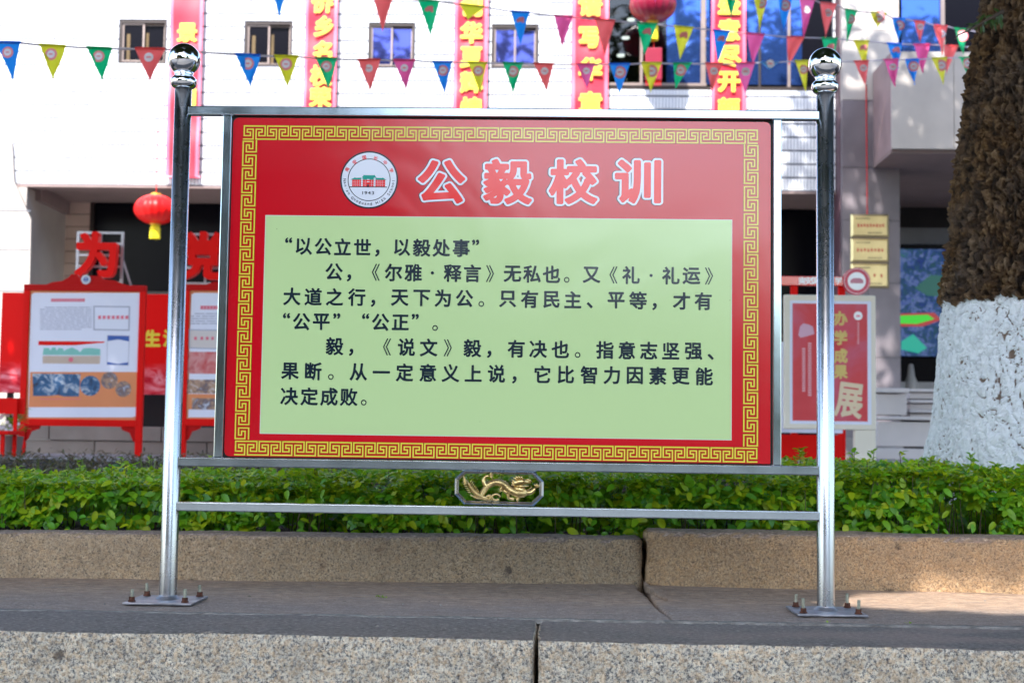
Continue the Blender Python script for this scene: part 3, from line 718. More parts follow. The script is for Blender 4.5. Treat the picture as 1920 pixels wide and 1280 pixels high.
for u0, v0, u1, v1 in ((1280, 300, 1200, 255), (1310, 290, 1235, 215), (1350, 285, 1290, 215), (1390, 290, 1340, 220), (1250, 350, 1170, 300), (1240, 380, 1165, 345), (1240, 400, 1170, 400)):
    b.tube([H(u0, v0, .018), H((u0+u1)/2, (v0+v1)/2-8, .022), H(u1, v1, .014)], [.0045, .0035, .0008], 7)
b.tube([H(1440, 300, .018), H(1500, 280, .016), H(1520, 240, .012), H(1490, 225, .01)], [.0018, .0014, .001, .0006], 6)
b.tube([H(1540, 400), H(1550, 440), H(1500, 470), H(1460, 490)], [.0012, .0012, .001, .0006], 6)
b.tube([H(1405, 325, .026), H(1425, 325, .030)], [.004, .002], 8)
b.tube([H(1230, 450, .008), H(1330, 480, .01), H(1420, 520, .01)], [.008, .011, .012], 9)
b.build('dragon_head', M_GOLD, orn, smooth=True)
# ------------------------------------------------------------------ leaves
LEAF = [(0, 0), (.18, .22), (.5, .27), (.8, .16), (1, 0)]
def leaf_geo(L_, Wd, curl=.12, fold=.18):
    """one leaf along +x with a folded midrib: 8 triangles' worth of quads"""
    vs = []
    for t, w_ in LEAF: vs.append((t*L_, 0, -curl*L_*t*t))
    for sgn in (1, -1):
        for t, w_ in LEAF[1:4]: vs.append((t*L_, sgn*w_*Wd, fold*w_*Wd*1.2-curl*L_*t*t))
    f = []
    for o, fl in ((5, False), (8, True)):
        q = [(0, 1, o), (1, 2, o+1, o), (2, 3, o+2, o+1), (3, 4, o+2)]
        f += [tuple(reversed(x)) if fl else x for x in q]
    return vs, f
def leaves_object(name, items, m, parent=None, kind='stuff'):
    """items: (pos, dir, normal-ish, length, width, tint)"""
    base_v, base_f = leaf_geo(1, 1); bv = np.array(base_v); n = len(items)
    P = np.array([i[0] for i in items]); D = np.array([i[1] for i in items]); U = np.array([i[2] for i in items])
    Ls = np.array([i[3] for i in items]); Ws = np.array([i[4] for i in items]); T = np.array([i[5] for i in items])
    D /= np.linalg.norm(D, axis=1)[:, None]; B = np.cross(U, D); B /= (np.linalg.norm(B, axis=1)[:, None]+1e-9); U = np.cross(D, B)
    V = P[:, None]+bv[None, :, 0:1]*Ls[:, None, None]*D[:, None]+bv[None, :, 1:2]*Ws[:, None, None]*B[:, None]+bv[None, :, 2:3]*Ls[:, None, None]*U[:, None]
    off = np.array(wloc(parent)) if parent else 0
    V = (V-off).reshape(-1, 3); k = len(bv)
    loops = np.concatenate([np.array(f) for f in base_f]); cnt = np.array([len(f) for f in base_f])
    li = (loops[None]+np.arange(n)[:, None]*k).ravel(); tot = np.tile(cnt, n); st = np.concatenate([[0], np.cumsum(tot)[:-1]])
    me = bpy.data.meshes.new(name); me.vertices.add(len(V)); me.vertices.foreach_set('co', V.astype(np.float32).ravel())
    me.loops.add(len(li)); me.loops.foreach_set('vertex_index', li.astype(np.int32))
    me.polygons.add(len(tot)); me.polygons.foreach_set('loop_start', st.astype(np.int32)); me.update(calc_edges=True)
    at = me.attributes.new('tint', 'FLOAT', 'POINT'); at.data.foreach_set('value', np.repeat(T, k).astype(np.float32))
    me.polygons.foreach_set('use_smooth', [True]*len(tot)); me.materials.append(m); me.validate()
    o = bpy.data.objects.new(name, me); COL.objects.link(o)
    if parent: o.parent = parent
    tag(o, kind=kind); return o

def hedge_top(x, y):
    t = min(1, max(0, (x+2.2)/3.6)); h = .375+.095*t+.012*(y-6)
    h += .05*noise.noise(Vector((x*2.3, y*2.3, 0)))+.035*noise.noise(Vector((x*7, y*7, 3)))
    if x < -.6: h -= .02*max(0, y-7.0)
    return h
hedge = empty('hedge', (0, 6.1, .14), 'low clipped bright green hedge growing behind the granite planter kerb', 'hedge')
fol = []; young = []; stems = MB()
def in_trunk(x, y): return (x-2.68)**2+(y-7.65)**2 < .58**2
def sprig(x, y, z, top):
    """a whorl of leaves at a shoot tip"""
    n = random.choice((4, 5, 6, 6, 7)); a0 = RU(0, 6.28); base = RU(0, 1); lean = Vector((RU(-.5, .5), RU(-.6, .3), 1)).normalized()
    if not top: lean = Vector((RU(-.6, .6), RU(-1.2, -.1), RU(.1, .9))).normalized()
    a = lean.orthogonal().normalized(); b = lean.cross(a)
    s_ = RU(.8, 1.2)*(.75 if top else 1.0)
    for i in range(n):
        q = a0+i*2.4; rad = (a*math.cos(q)+b*math.sin(q)); up = RU(.1, .9) if i < n-2 else RU(.8, 2)
        d = (rad+lean*up*.7+Vector((0, 0, -.35*(0 if top else 1)))).normalized(); L_ = RU(.030, .056)*s_*(.7 if i >= n-2 else 1)
        it = ((x+d.x*.004, y+d.y*.004, z-.004*i), tuple(d), tuple((lean*1.2+Vector((RU(-.3, .3), RU(-.3, .3), .4)))), L_, L_*RU(.85, 1.25), (base+RU(0, .28)) % 1)
        (young if top and i >= n-4 else fol).append(it)
for _ in range(9000):
    y = 6.03+2.3*R()**1.35; x = RU(-2.0-.28*y, 1.0+.33*y)
    if y > 7.7 and x < 0: continue
    if in_trunk(x, y): continue
    sprig(x, y, hedge_top(x, y)-abs(random.gauss(0, .018)), True)
for _ in range(4600):
    x = RU(-3.4, 3.1); y = 6.02+.30*R()**1.5; lo = .20; t = hedge_top(x, y)
    q = R()**.72; z = lo+(t-lo)*q
    if noise.noise(Vector((x*3.1, 1, z*6))) < -.04 and q < .62: continue
    sprig(x, y, z, q > .8)
for _ in range(3200):
    x = RU(-3.4, 3.1); y = RU(6.45, 7.2); sprig(x, y, RU(.17, .34), False)
for _ in range(110):     # shoots standing above the clipped top
    x = RU(-2.9, 2.6); y = RU(6.05, 7.6)
    if in_trunk(x, y): continue
    h = hedge_top(x, y)+RU(.015, .07); stems.tube([(x, y, h-.08), (x+RU(-.01, .01), y, h)], .0016, 4); sprig(x, y, h, True); sprig(x+RU(-.01, .01), y, h-.025, True)
leaves_object('foliage', fol, M_LEAF, hedge); leaves_object('young_foliage', young, M_LEAFTOP, hedge)
for _ in range(300):
    x = RU(-3.4, 3.1); y = RU(6.03, 6.5); z0 = .13; z1 = hedge_top(x, y)-.03; dx = RU(-.05, .05)
    stems.tube([(x, y, z0), (x+dx*.5+RU(-.01, .01), y+RU(-.02, .02), (z0+z1)/2), (x+dx, y-RU(0, .06), z1)], [RU(.0018, .0036), .0018, .0011], 5)
stems.build('stems', M_STEM, hedge, smooth=True, kind='stuff')
# the large leaves of the front row, one by one
protos = []
for i in range(4):
    vs, fs = leaf_geo(1, [1.0, 1.15, .9, 1.05][i], [.12, .3, .05, .2][i], [.2, .1, .3, .15][i])
    me = bpy.data.meshes.new('leaf'); me.from_pydata(vs, [], fs); me.materials.append(M_LEAF); me.polygons.foreach_set('use_smooth', [True]*len(fs)); protos.append(me)
hb = wloc(hedge)
for i in range(290):
    o = bpy.data.objects.new('leaf', protos[i % 4]); COL.objects.link(o); o.parent = hedge
    x = RU(-2.2, 2.3); y = RU(5.985, 6.05); z = .165+.25*R()**.8
    if i % 3 == 0: z = RU(.17, .27)
    o.location = Vector((x, y, z))-hb
    d = Vector((RU(-.9, .9), RU(-.8, -.15), RU(-1.1, .25))).normalized(); nrm = Vector((RU(-.4, .4), RU(-1, -.4), RU(.3, 1))); b_ = nrm.cross(d).normalized(); u_ = d.cross(b_)
    s_ = RU(.034, .056); M3 = Matrix((d, b_, u_)).transposed().to_4x4()
    o.rotation_euler = M3.to_euler(); o.scale = (s_, s_, s_)
# fallen dry leaves on the bed
items = []
for _ in range(1500):
    x = RU(-3.4, 3.1); y = 5.97+1.2*R()**2; a = RU(0, 6.28); items.append(((x, y, bed_z(x, y)+RU(.0, .014)), (math.cos(a), math.sin(a), RU(-.2, .3)), (RU(-.5, .5), RU(-.5, .5), 1), RU(.02, .05), RU(.02, .04), R()))
tag(leaves_object('leaf_litter', items, M_DRYLEAF), 'brown fallen leaves lying on the soil under the hedge', 'leaf litter')
# dull low cover on the bank behind the hedge
items = []
for _ in range(26000):
    x = RU(-6.5, 6.8); y = 7.7+3.4*R(); 
    if in_trunk(x, y) or (x > .2 and y < 8.4): continue
    z = bed_z(x, y)+abs(random.gauss(0, .035)); a = RU(0, 6.28)
    items.append(((x, y, z), (math.cos(a), math.sin(a), RU(.1, 1.2)), (RU(-.5, .5), RU(-.5, .5), 1), RU(.03, .07), RU(.012, .03), R()))
tag(leaves_object('dry_ground_cover', items, M_DRYLEAF), 'dull purplish dry ground cover on the bank behind the hedge', 'ground cover')
M_WEED = leaf_mat('weed_blade', [(.10, .2, .04), (.2, .25, .07), (.08, .16, .03)], .3)
items = []
for _ in range(60):
    x = RU(-4.6, -1.6); y = RU(7.9, 9.4); z = bed_z(x, y)
    for i in range(7):
        a = RU(0, 6.28); items.append(((x, y, z), (.35*math.cos(a), .35*math.sin(a), RU(.6, 1)), (math.cos(a), math.sin(a), .3), RU(.08, .2), .012, R()))
tag(leaves_object('weeds', items, M_WEED), 'thin green weeds sticking up from the dry ground cover', 'weeds')

# ------------------------------------------------------------------ the big tree
def bark_mat():
    m, t, b = nodes('bark'); L = t.links.new
    at = N(t, 'ShaderNodeAttribute', attribute_name='cav'); paint = N(t, 'ShaderNodeAttribute', attribute_name='paint')
    tc = N(t, 'ShaderNodeTexCoord'); O = tc.outputs['Object']
    n1 = noise_(t, scaled(t, O, (1, 1, .45)), 16, 6, .7, .4); r1 = ramp(t, [(.3, (.03, .016, .008)), (.45, (.10, .053, .024)), (.58, (.20, .115, .05)), (.72, (.34, .23, .14))]); L(n1, r1.inputs[0])
    n3 = noise_(t, O, 4, 3, .5); r3 = ramp(t, [(.4, (0, 0, 0)), (.65, (1, 1, 1))]); L(n3, r3.inputs[0])
    bc = mixc(t, r1.outputs[0], (.13, .12, .115), math_(t, 'MULTIPLY', r3.outputs[0], .35))
    n2 = noise_(t, O, 22, 6, .7); rp = ramp(t, [(.3, (.52, .53, .54)), (.5, (.72, .74, .76)), (.75, (.80, .81, .82))]); L(n2, rp.inputs[0])
    # bare bark shows in the deepest pits the brush did not reach
    pit = N(t, 'ShaderNodeMapRange', i_1=.84, i_2=.66); L(math_(t, 'ADD', at.outputs['Fac'], math_(t, 'MULTIPLY', math_(t, 'SUBTRACT', n2, .5), .5)), pit.inputs[0])
    pc = mixc(t, rp.outputs[0], (.16, .09, .05), math_(t, 'MULTIPLY', pit.outputs[0], .9))
    bdk = N(t, 'ShaderNodeMapRange', i_1=.25, i_2=.6); L(at.outputs['Fac'], bdk.inputs[0]); bc = mixc(t, (.02, .012, .008), bc, bdk.outputs[0])
    L(mixc(t, bc, pc, paint.outputs['Fac']), b.inputs['Base Color'])
    b.inputs['Roughness'].default_value = .8; b.inputs['Specular IOR Level'].default_value = .25
    bp = N(t, 'ShaderNodeBump'); L(math_(t, 'SUBTRACT', 1.0, math_(t, 'MULTIPLY', paint.outputs['Fac'], .78)), bp.inputs['Strength']); bp.inputs['Distance'].default_value = .03
    L(math_(t, 'ADD', n1, math_(t, 'MULTIPLY', n2, .5)), bp.inputs['Height']); L(bp.outputs[0], b.inputs['Normal'])
    return m
M_BARK = bark_mat()
M_BARK2 = mat('limb_bark', (.09, .06, .04), .9, var=.4, vscale=5, bump=1, bscale=20)
def trunk_mesh(name, prof, path, nseg, nz, z0, z1, parent, detail=True):
    """prof: z->radius, path: z->(x,y) centre; deeply flaked bark"""
    nzs = np.linspace(z0, z1, nz+1); vs = []; cav = []; pa = []
    for z in nzs:
        r0 = float(np.interp(z, [p[0] for p in prof], [p[1] for p in prof])); cx_ = float(np.interp(z, [p[0] for p in path], [p[1] for p in path])); cy_ = float(np.interp(z, [p[0] for p in path], [p[2] for p in path]))
        for k in range(nseg):
            a = 2*math.pi*k/nseg; c, s_ = math.cos(a), math.sin(a); p = Vector((c*r0, s_*r0, z))
            big = noise.noise(Vector((c*1.4, s_*1.4, z*.9)))*.06+.03*math.sin(a*5+1.3)*max(0, 1-(z-.1)/1.6)
            painted = z < 1.355+.05*noise.noise(Vector((a*3, 0, 5)))+.03*noise.noise(Vector((a*14, z*3, 5)))
            fq = 1.7 if painted else 2.15; q_n = Vector((p.x*9*fq, p.y*9*fq, p.z*5.5*fq)); wv = noise.noise_vector(q_n*.8)*.55; w2 = q_n+wv
            rdg = abs(noise.noise(w2*1.15)); rd2 = abs(noise.noise(w2*2.6+Vector((7, 3, 1)))); fr = noise.fractal(Vector((p.x*36, p.y*36, p.z*28)), 1, 2, 3)
            crack = max(0, 1-rdg/.07); cr2 = max(0, 1-rd2/.10)
            flake = min(1, rdg/.30)*.7+min(1, rd2/.35)*.5
            if painted:
                h = .008*flake+.005*fr+.006*max(0, noise.noise(w2*1.9+Vector((2, 8, 4))))-.010*crack-.006*cr2; cv = .5*min(1, crack)*(1 if noise.noise(q_n*.35) > -.05 else .2)+.45*cr2*(1 if noise.noise(q_n*.5+Vector((4, 4, 4))) > .12 else 0)
                cv = 1-cv
            else:
                st = noise.noise(w2*1.7+Vector((5, 1, 2))); h = .036*flake*(.5+.5*st+.3)+.020*max(0, st)+.018*fr-.02*cr2; cv = .5+.5*st
            r = r0-.045+big+h
            vs.append((cx_+r*c, cy_+r*s_, z + .012*fr)); cav.append(min(1, max(0, cv))); pa.append(1. if painted else 0.)
    b = MB(); fs = [(i*nseg+k, i*nseg+(k+1) % nseg, (i+1)*nseg+(k+1) % nseg, (i+1)*nseg+k) for i in range(nz) for k in range(nseg)]
    b.add(vs, fs); o = b.build(name, M_BARK, parent, smooth=False)
    for nm, arr in (('cav', cav), ('paint', pa)):
        at = o.data.attributes.new(nm, 'FLOAT', 'POINT'); at.data.foreach_set('value', np.array(arr, np.float32))
    return o
tree = empty('tree', (2.68, 7.65, .13), 'big rough barked tree with a whitewashed lower trunk at the right edge', 'tree')
trunk_mesh('trunk', [(.1, .74), (.35, .68), (.7, .615), (1.26, .57), (1.7, .52), (2.2, .48), (2.8, .44), (3.4, .42), (4.2, .40)],
           [(.1, 2.68, 7.65), (1.2, 2.66, 7.65), (2.0, 2.68, 7.65), (3.0, 2.80, 7.65), (4.2, 2.9, 7.65)], 470, 620, .10, 4.2, tree)
def limb(parent, pts, rads):
    b = MB(); P = smooth_path(pts, 24); n = len(P); b.tube(P, [float(np.interp(i/(n-1), [j/(len(rads)-1) for j in range(len(rads))], rads)) for i in range(n)], 10); return b.build('limb', M_BARK2, parent, smooth=True)
def sun_hole(p):
    """gaps in the leaves that let the sun through to the paving and to the right part of the front"""
    k = p[2]/SD.z; gx, gy = p[0]-SD.x*k, p[1]-SD.y*k
    return ((gx-2.2)/1.25)**2+((gy-5.42)/.40)**2 < 1
def crown(name, parent, blobs, count, size, holes=True):
    tot = sum(b[3]*b[4]*b[5] for b in blobs); items = []
    for (x, y, z, rx, ry, rz) in blobs:
        n = int(count*rx*ry*rz/tot)
        nc = max(4, n//16)
        for _ in range(nc):
            v = Vector((random.gauss(0, 1), random.gauss(0, 1), random.gauss(0, 1))).normalized()*(R()**.42)
            c = Vector((x+v.x*rx, y+v.y*ry, z+v.z*rz)); tint = R()
            for i in range(16):
                p = c+Vector((random.gauss(0, .28), random.gauss(0, .28), random.gauss(0, .18)))
                a = RU(0, 6.28); dv = Vector((math.cos(a), math.sin(a), RU(-.7, .2)))
                if holes and any(sun_hole(p+dv*(size*1.3*q)) for q in (0, .33, .66, 1)): continue
                items.append((tuple(p), tuple(dv), (RU(-.6, .6), RU(-.6, .6), 1), size*RU(.7, 1.3), size*RU(.6, 1.0), (tint+RU(0, .2)) % 1))
    return leaves_object(name, items, M_CROWN, parent)
limb(tree, [(2.9, 7.65, 4.0), (3.2, 7.4, 5.5), (2.4, 6.6, 7.5), (1.0, 5.6, 9.5)], [.38, .3, .2, .08])
limb(tree, [(2.9, 7.65, 4.0), (3.6, 8.4, 6.5), (3.6, 10.6, 10), (2.9, 13.5, 13.8)], [.34, .27, .2, .07])
limb(tree, [(3.0, 7.65, 4.6), (4.6, 7.0, 6.5), (6.5, 6.6, 8.2)], [.22, .16, .06])
crown('crown', tree, [(1.5, 6.2, 9, 4.5, 4.5, 2.2), (4.8, 7.5, 9.5, 4, 4.5, 2.2), (1.2, 10.6, 8.8, 4.2, 3.2, 1.6), (5.2, 12.0, 9.6, 3.6, 3.4, 2.0), (3, 14.2, 9.6, 3.6, 2.2, 1.5), (3.4, 14.8, 14.4, 3.0, 2.2, 1.7)], 25000, .34)
for (bx, by, pts) in ((-6.2, -3.0, [(-3.6, -.3, 9, 5, 3.5, 2.2), (-8.0, -1, 9, 4.0, 3.8, 2.4), (-5.5, 3.5, 9.2, 4.5, 3.8, 2.2)]), (4.5, -6.5, [(1.6, -1.2, 9.2, 4.6, 3.2, 2.2), (6.4, -1.5, 9.2, 4.2, 3.4, 2.4), (3.4, 2.2, 9.4, 4.4, 3.4, 2.2)]), (-8.2, 8.2, [(-7.2, 8.6, 9, 4.4, 4.4, 2.2), (-4.4, 11.2, 8.8, 4.4, 3.0, 1.6), (-3.6, 7.0, 9.4, 4.2, 3.6, 2.2), (-7.5, 13.8, 9.2, 4, 2.4, 1.4), (-2, 13.6, 9.4, 3.6, 2.2, 1.4)]), (9.8, 8.5, [(9.6, 8.5, 9, 4, 4.5, 2.2), (10.5, 13.0, 9.4, 4, 3.2, 2)])):
    lab = {-6.2: 'leafy shade tree standing on the road behind the viewer, to the left', 4.5: 'leafy shade tree standing on the road behind the viewer, to the right', -8.2: 'leafy shade tree standing in the planting left of the red display boards', 9.8: 'leafy shade tree standing beyond the whitewashed tree, outside the picture'}[bx]
    t_ = empty('tree', (bx, by, 0), lab, 'tree', 'shade trees round the school front')
    b = MB(); b.tube([(bx, by, -.6), (bx+.1, by, 2), (bx, by+.1, 5), (bx+.2, by+.4, 9)], [.42, .33, .27, .12], 14); b.build('trunk', M_BARK2, t_, smooth=True)
    for (x, y, z, rx, ry, rz) in pts: limb(t_, [(bx, by, 4.6), ((bx+x)/2, (by+y)/2, 7), (x, y, z+.6)], [.2, .14, .05])
    crown('crown', t_, pts, 19000, .36)
# leaves added to block leaks in the crown and keep stray sun off the board
cell = .06; GX0, GX1, GY0, GY1 = -4.4, 4.4, 3.0, 9.6; gw = int((GX1-GX0)/cell); gh = int((GY1-GY0)/cell); cov = np.zeros((gh, gw), bool)
def mark(p, d, L_):
    for q in (.25, .4, .55, .7, .82):
        x, y, z = (p[0]+d[0]*L_*q, p[1]+d[1]*L_*q, p[2]+d[2]*L_*q); k_ = z/SD.z; gx = (x-SD.x*k_-GX0)/cell; gy = (y-SD.y*k_-GY0)/cell; r = L_*.09/cell
        if -3 < gx < gw+3 and -3 < gy < gh+3: cov[max(0, int(gy-r*.8)):max(0, int(gy+r*.8)+1), max(0, int(gx-r)):max(0, int(gx+r)+1)] = True
extra = []; todo = np.argwhere(~cov); rng.shuffle(todo)
for (j, i) in todo:
    if cov[j, i]: continue
    gx = GX0+(i+.5)*cell; gy = GY0+(j+.5)*cell; z = RU(8.2, 9.8); k_ = z/SD.z; c = Vector((gx+SD.x*k_, gy+SD.y*k_, z)); a = RU(0, 6.28); L_ = RU(.30, .42)
    d = Vector((math.cos(a), math.sin(a), RU(-.3, .1))); p = c-d*(L_*.5)
    if any(sun_hole(p+d*(L_*q)) for q in (0, .33, .66, 1)): cov[j, i] = True; continue
    extra.append((tuple(p), tuple(d), (RU(-.3, .3), RU(-.3, .3), 1), L_, L_*1.7, R())); mark(p, d, L_); cov[j, i] = True
leaves_object('sun_block_leaves', extra, M_CROWN, tree)
for i, (bx, by, blobs) in enumerate([(-15, -19, [(-15, -19, 6, 6, 3, 5.5)]), (-7.5, -20, [(-7.5, -20, 5.5, 5, 3, 5.2), (-3.6, -20, 3.6, 3, 2.4, 3.6)]), (2.6, -21, [(1.6, -21, 2.6, 3.6, 2, 2.3)]), (9, -23, [(8, -23, 1.4, 4.5, 2, 1.6)]), (18, -20, [(18, -20, 5, 4.5, 3, 5)])]):
    lab = ['tall leafy tree across the road, far left of the row behind the viewer', 'broad leafy tree across the road behind the viewer, left of the middle', 'low rounded tree across the road behind the viewer, in the middle', 'low spreading bush like tree across the road behind the viewer, right of the middle', 'tall leafy tree across the road, far right of the row behind the viewer'][i]
    t_ = empty('tree', (bx, by, -.3), lab, 'tree', 'trees across the road')
    b = MB(); b.tube([(bx, by, -.4), (bx, by, 1.5), (bx+.1, by, 4)], [.3, .22, .1], 10); b.build('trunk', M_BARK2, t_, smooth=True)
    crown('crown', t_, blobs, 13000, .75, holes=False)
far = empty('hedge', (0, -15, -.3), 'long dark band of leaves added behind the viewer to darken the rail reflections', 'hedge'); items = []  # unseen hedge, added to darken what the rails reflect
for _ in range(15000):
    a = RU(0, 6.28); items.append(((RU(-26, 26), -15+RU(-.6, .6), -.3+1.9*R()**.8), (math.cos(a), math.sin(a), RU(-1, 1)), (RU(-1, 1), 1, RU(-1, 1)), RU(.2, .34), .25, R()))
leaves_object('foliage', items, M_CROWN, far)
# grit, chips and a few leaves lying on the paving and kerb
b = MB()
for _ in range(170):
    x = RU(-1.9, 2.1); y = 4.3+1.42*R(); r = RU(.0012, .0042)*(1 if R() < .9 else 2); z = pave_z(x, y) if y > 4.67 else .004
    vs = [(x+r*math.cos(k*1.57+R())*RU(.7, 1.3), y+r*math.sin(k*1.57+R())*RU(.7, 1.3), z) for k in range(4)]+[(x, y, z+r*RU(.5, 1))]; b.add(vs, [(0, 1, 4), (1, 2, 4), (2, 3, 4), (3, 0, 4)])
tag(b.build('grit', M_MORTAR), 'small stone grit scattered over the paving round the posts', 'grit', kind='stuff')
items = []
for u, v in ((1350, 1003), (985, 1003), (120, 1121), (1118, 1152), (640, 1130), (1690, 1160), (470, 1120), (1440, 1012), (1310, 1135), (820, 1145), (260, 1108)):
    p = G(u, v, 0) if v > 1050 else W(u, v, 5.86); z = pave_z(p.x, p.y)+.003 if v > 1050 else (.232 if p.x > xk else .198); a = RU(0, 6.28); items.append(((p.x, p.y, z), (math.cos(a), math.sin(a), .15), (RU(-.3, .3), RU(-.3, .3), 1), RU(.018, .032), .022, R()))
tag(leaves_object('fallen_leaves', items, M_DRYLEAF), 'a few curled dry leaves lying on the paving and the planter kerb', 'fallen leaves')
items = []
for u, v in ((715, 1121), (722, 1122), (1552, 1169), (1705, 1170), (708, 1120)):
    p = G(u, v, 0)
    for k in range(6): a = RU(0, 6.28); items.append(((p.x+RU(-.006, .006), p.y, .003), (math.cos(a), math.sin(a), RU(.3, 1.2)), (0, 0, 1), RU(.008, .016), .008, R()))
tag(leaves_object('moss_tufts', items, M_LEAF), 'tiny green tufts growing in the joints of the paving', 'moss')
# thin twig with leaves reaching out from the trunk at the top right
b = MB(); tw = [W(1880, 22, 7.3), W(1850, 38, 7.25), W(1820, 56, 7.2), W(1797, 66, 7.2), W(1790, 74, 7.2)]
b.tube([tuple(p) for p in tw], [.012, .007, .005, .004, .002], 6); b.build('twig', M_BARK2, tree, smooth=True)
items = []
for i in range(26):
    p = tw[0].lerp(tw[3], R()*.6); items.append(((p.x+RU(-.03, .03), p.y, p.z+RU(-.04, .02)), (RU(-1, .3), RU(-.5, .5), RU(-1, .2)), (RU(-.5, .5), -1, RU(0, 1)), RU(.04, .07), .03, R()))
leaves_object('twig_leaves', items, M_CROWN, tree)

# ------------------------------------------------------------------ the school building
YF = 24.0
bld = empty('school_building', (-2, YF, .37), 'white tiled school building with dark windows over a shaded ground floor entrance', 'building')
def tile_mat():
    m, t, b = nodes('white_facade_tile'); L = t.links.new
    tc = N(t, 'ShaderNodeNewGeometry'); sx = N(t, 'ShaderNodeSeparateXYZ'); L(tc.outputs['Position'], sx.inputs[0])
    fx = math_(t, 'FRACT', math_(t, 'DIVIDE', sx.outputs[0], .0565)); dx = math_(t, 'ABSOLUTE', math_(t, 'SUBTRACT', fx, .5))
    mr = N(t, 'ShaderNodeMapRange', i_1=.34, i_2=.46); L(dx, mr.inputs[0])
    n = noise_(t, tc.outputs['Position'], 1.3, 4, .6); r = ramp(t, [(.3, (.72, .74, .78)), (.7, (.82, .83, .85))]); L(n, r.inputs[0])
    wn = t.nodes.new('ShaderNodeTexWhiteNoise'); wn.noise_dimensions = '1D'; L(math_(t, 'FLOOR', math_(t, 'DIVIDE', sx.outputs[0], .0565)), wn.inputs['W'])
    c = mixc(t, r.outputs[0], (.55, .60, .70), math_(t, 'MULTIPLY', wn.outputs[0], .22))
    c = mixc(t, c, (.16, .19, .27), math_(t, 'MULTIPLY', mr.outputs[0], .8)); L(c, b.inputs['Base Color']); b.inputs['Roughness'].default_value = .35
    bp = N(t, 'ShaderNodeBump'); bp.inputs['Distance'].default_value = .01; L(math_(t, 'SUBTRACT', 1.0, mr.outputs[0]), bp.inputs['Height']); L(bp.outputs[0], b.inputs['Normal'])
    return m
M_TILE = tile_mat()
M_JOINT = mat('tile_joint', (.13, .14, .17), .9, var=.1)
M_STONE = mat('cladding_stone', (.40, .365, .34), .45, var=.12, vscale=1.2)
M_STONE_SHADE = mat('shaded_cladding_stone', (.15, .13, .145), .4, var=.22, vscale=1.6)  # same cladding, with the shade on the lower column put into its colour
M_MAROON = mat('maroon_paint', (.09, .045, .06), .5, var=.1)
M_SOFFIT = mat('soffit_paint', (.21, .155, .15), .7, var=.08)
M_PLANK = mat('siding', (.50, .38, .32), .6, var=.08, vscale=2)
M_BRONZE = mat('bronze_frame', (.035, .026, .025), .4, .3, var=.1)
M_ALU = mat('sliding_frame', (.24, .19, .175), .4, .5, var=.1)
M_GLASSD = mat('dark_glass', (.005, .005, .008), .2, var=0, spec=.05)
def tint_glass(name, col, metal):
    m, t, b = nodes(name); b.inputs['Base Color'].default_value = (*col, 1); b.inputs['Metallic'].default_value = metal; b.inputs['Roughness'].default_value = .04
    return m
M_GLASSB = tint_glass('blue_tinted_glass', (.05, .12, .42), .8)
M_GLASSV = tint_glass('sky_violet_glass', (.06, .075, .30), .8)  # blue of the reflected sky put into the pane tint
M_CURT = mat('ochre_curtain', (.10, .065, .025), .8, var=.2)
M_INT = mat('dark_interior', (.012, .010, .012), .8, var=.2)
M_BROWN = mat('brown_lintel', (.14, .075, .065), .6, var=.1)
x0f = W(-260, 300, YF).x; x1f = W(1566, 250, YF).x; zb = 4.905; zt_ = 9.6
holes = []
WIN = [(224, 36, 311, 120), (459, 39, 547, 125), (691, 42, 777, 128), (922, 45, 1009, 128)]
for w_ in WIN: holes.append(RX(*w_, YF))
big = RX(1140, -260, 1562, 171, YF); holes.append(big)
ch_ = .2335; nco = int((zt_-zb)/ch_)+1
for i in range(nco):
    z0 = zb+i*ch_+.017; z1 = zb+(i+1)*ch_-.017; b = MB()
    segs = [(x0f, x1f)]
    cutz = sorted({z0, z1}|{h[2] for h in holes if z0 < h[2] < z1}|{h[3] for h in holes if z0 < h[3] < z1})
    for za, zc in zip(cutz, cutz[1:]):
        segs = [(x0f, x1f)]
        for h in sorted(holes):
            if h[2] < (za+zc)/2 < h[3]:
                ns = []
                for a, c in segs:
                    if h[1] <= a or h[0] >= c: ns.append((a, c)); continue
                    if h[0] > a: ns.append((a, h[0]))
                    if h[1] < c: ns.append((h[1], c))
                segs = ns
        for a, c in segs:
            b = MB(); b.box(a, c, YF, YF+.03, za, zc); b.build('tile_course', M_TILE, bld)
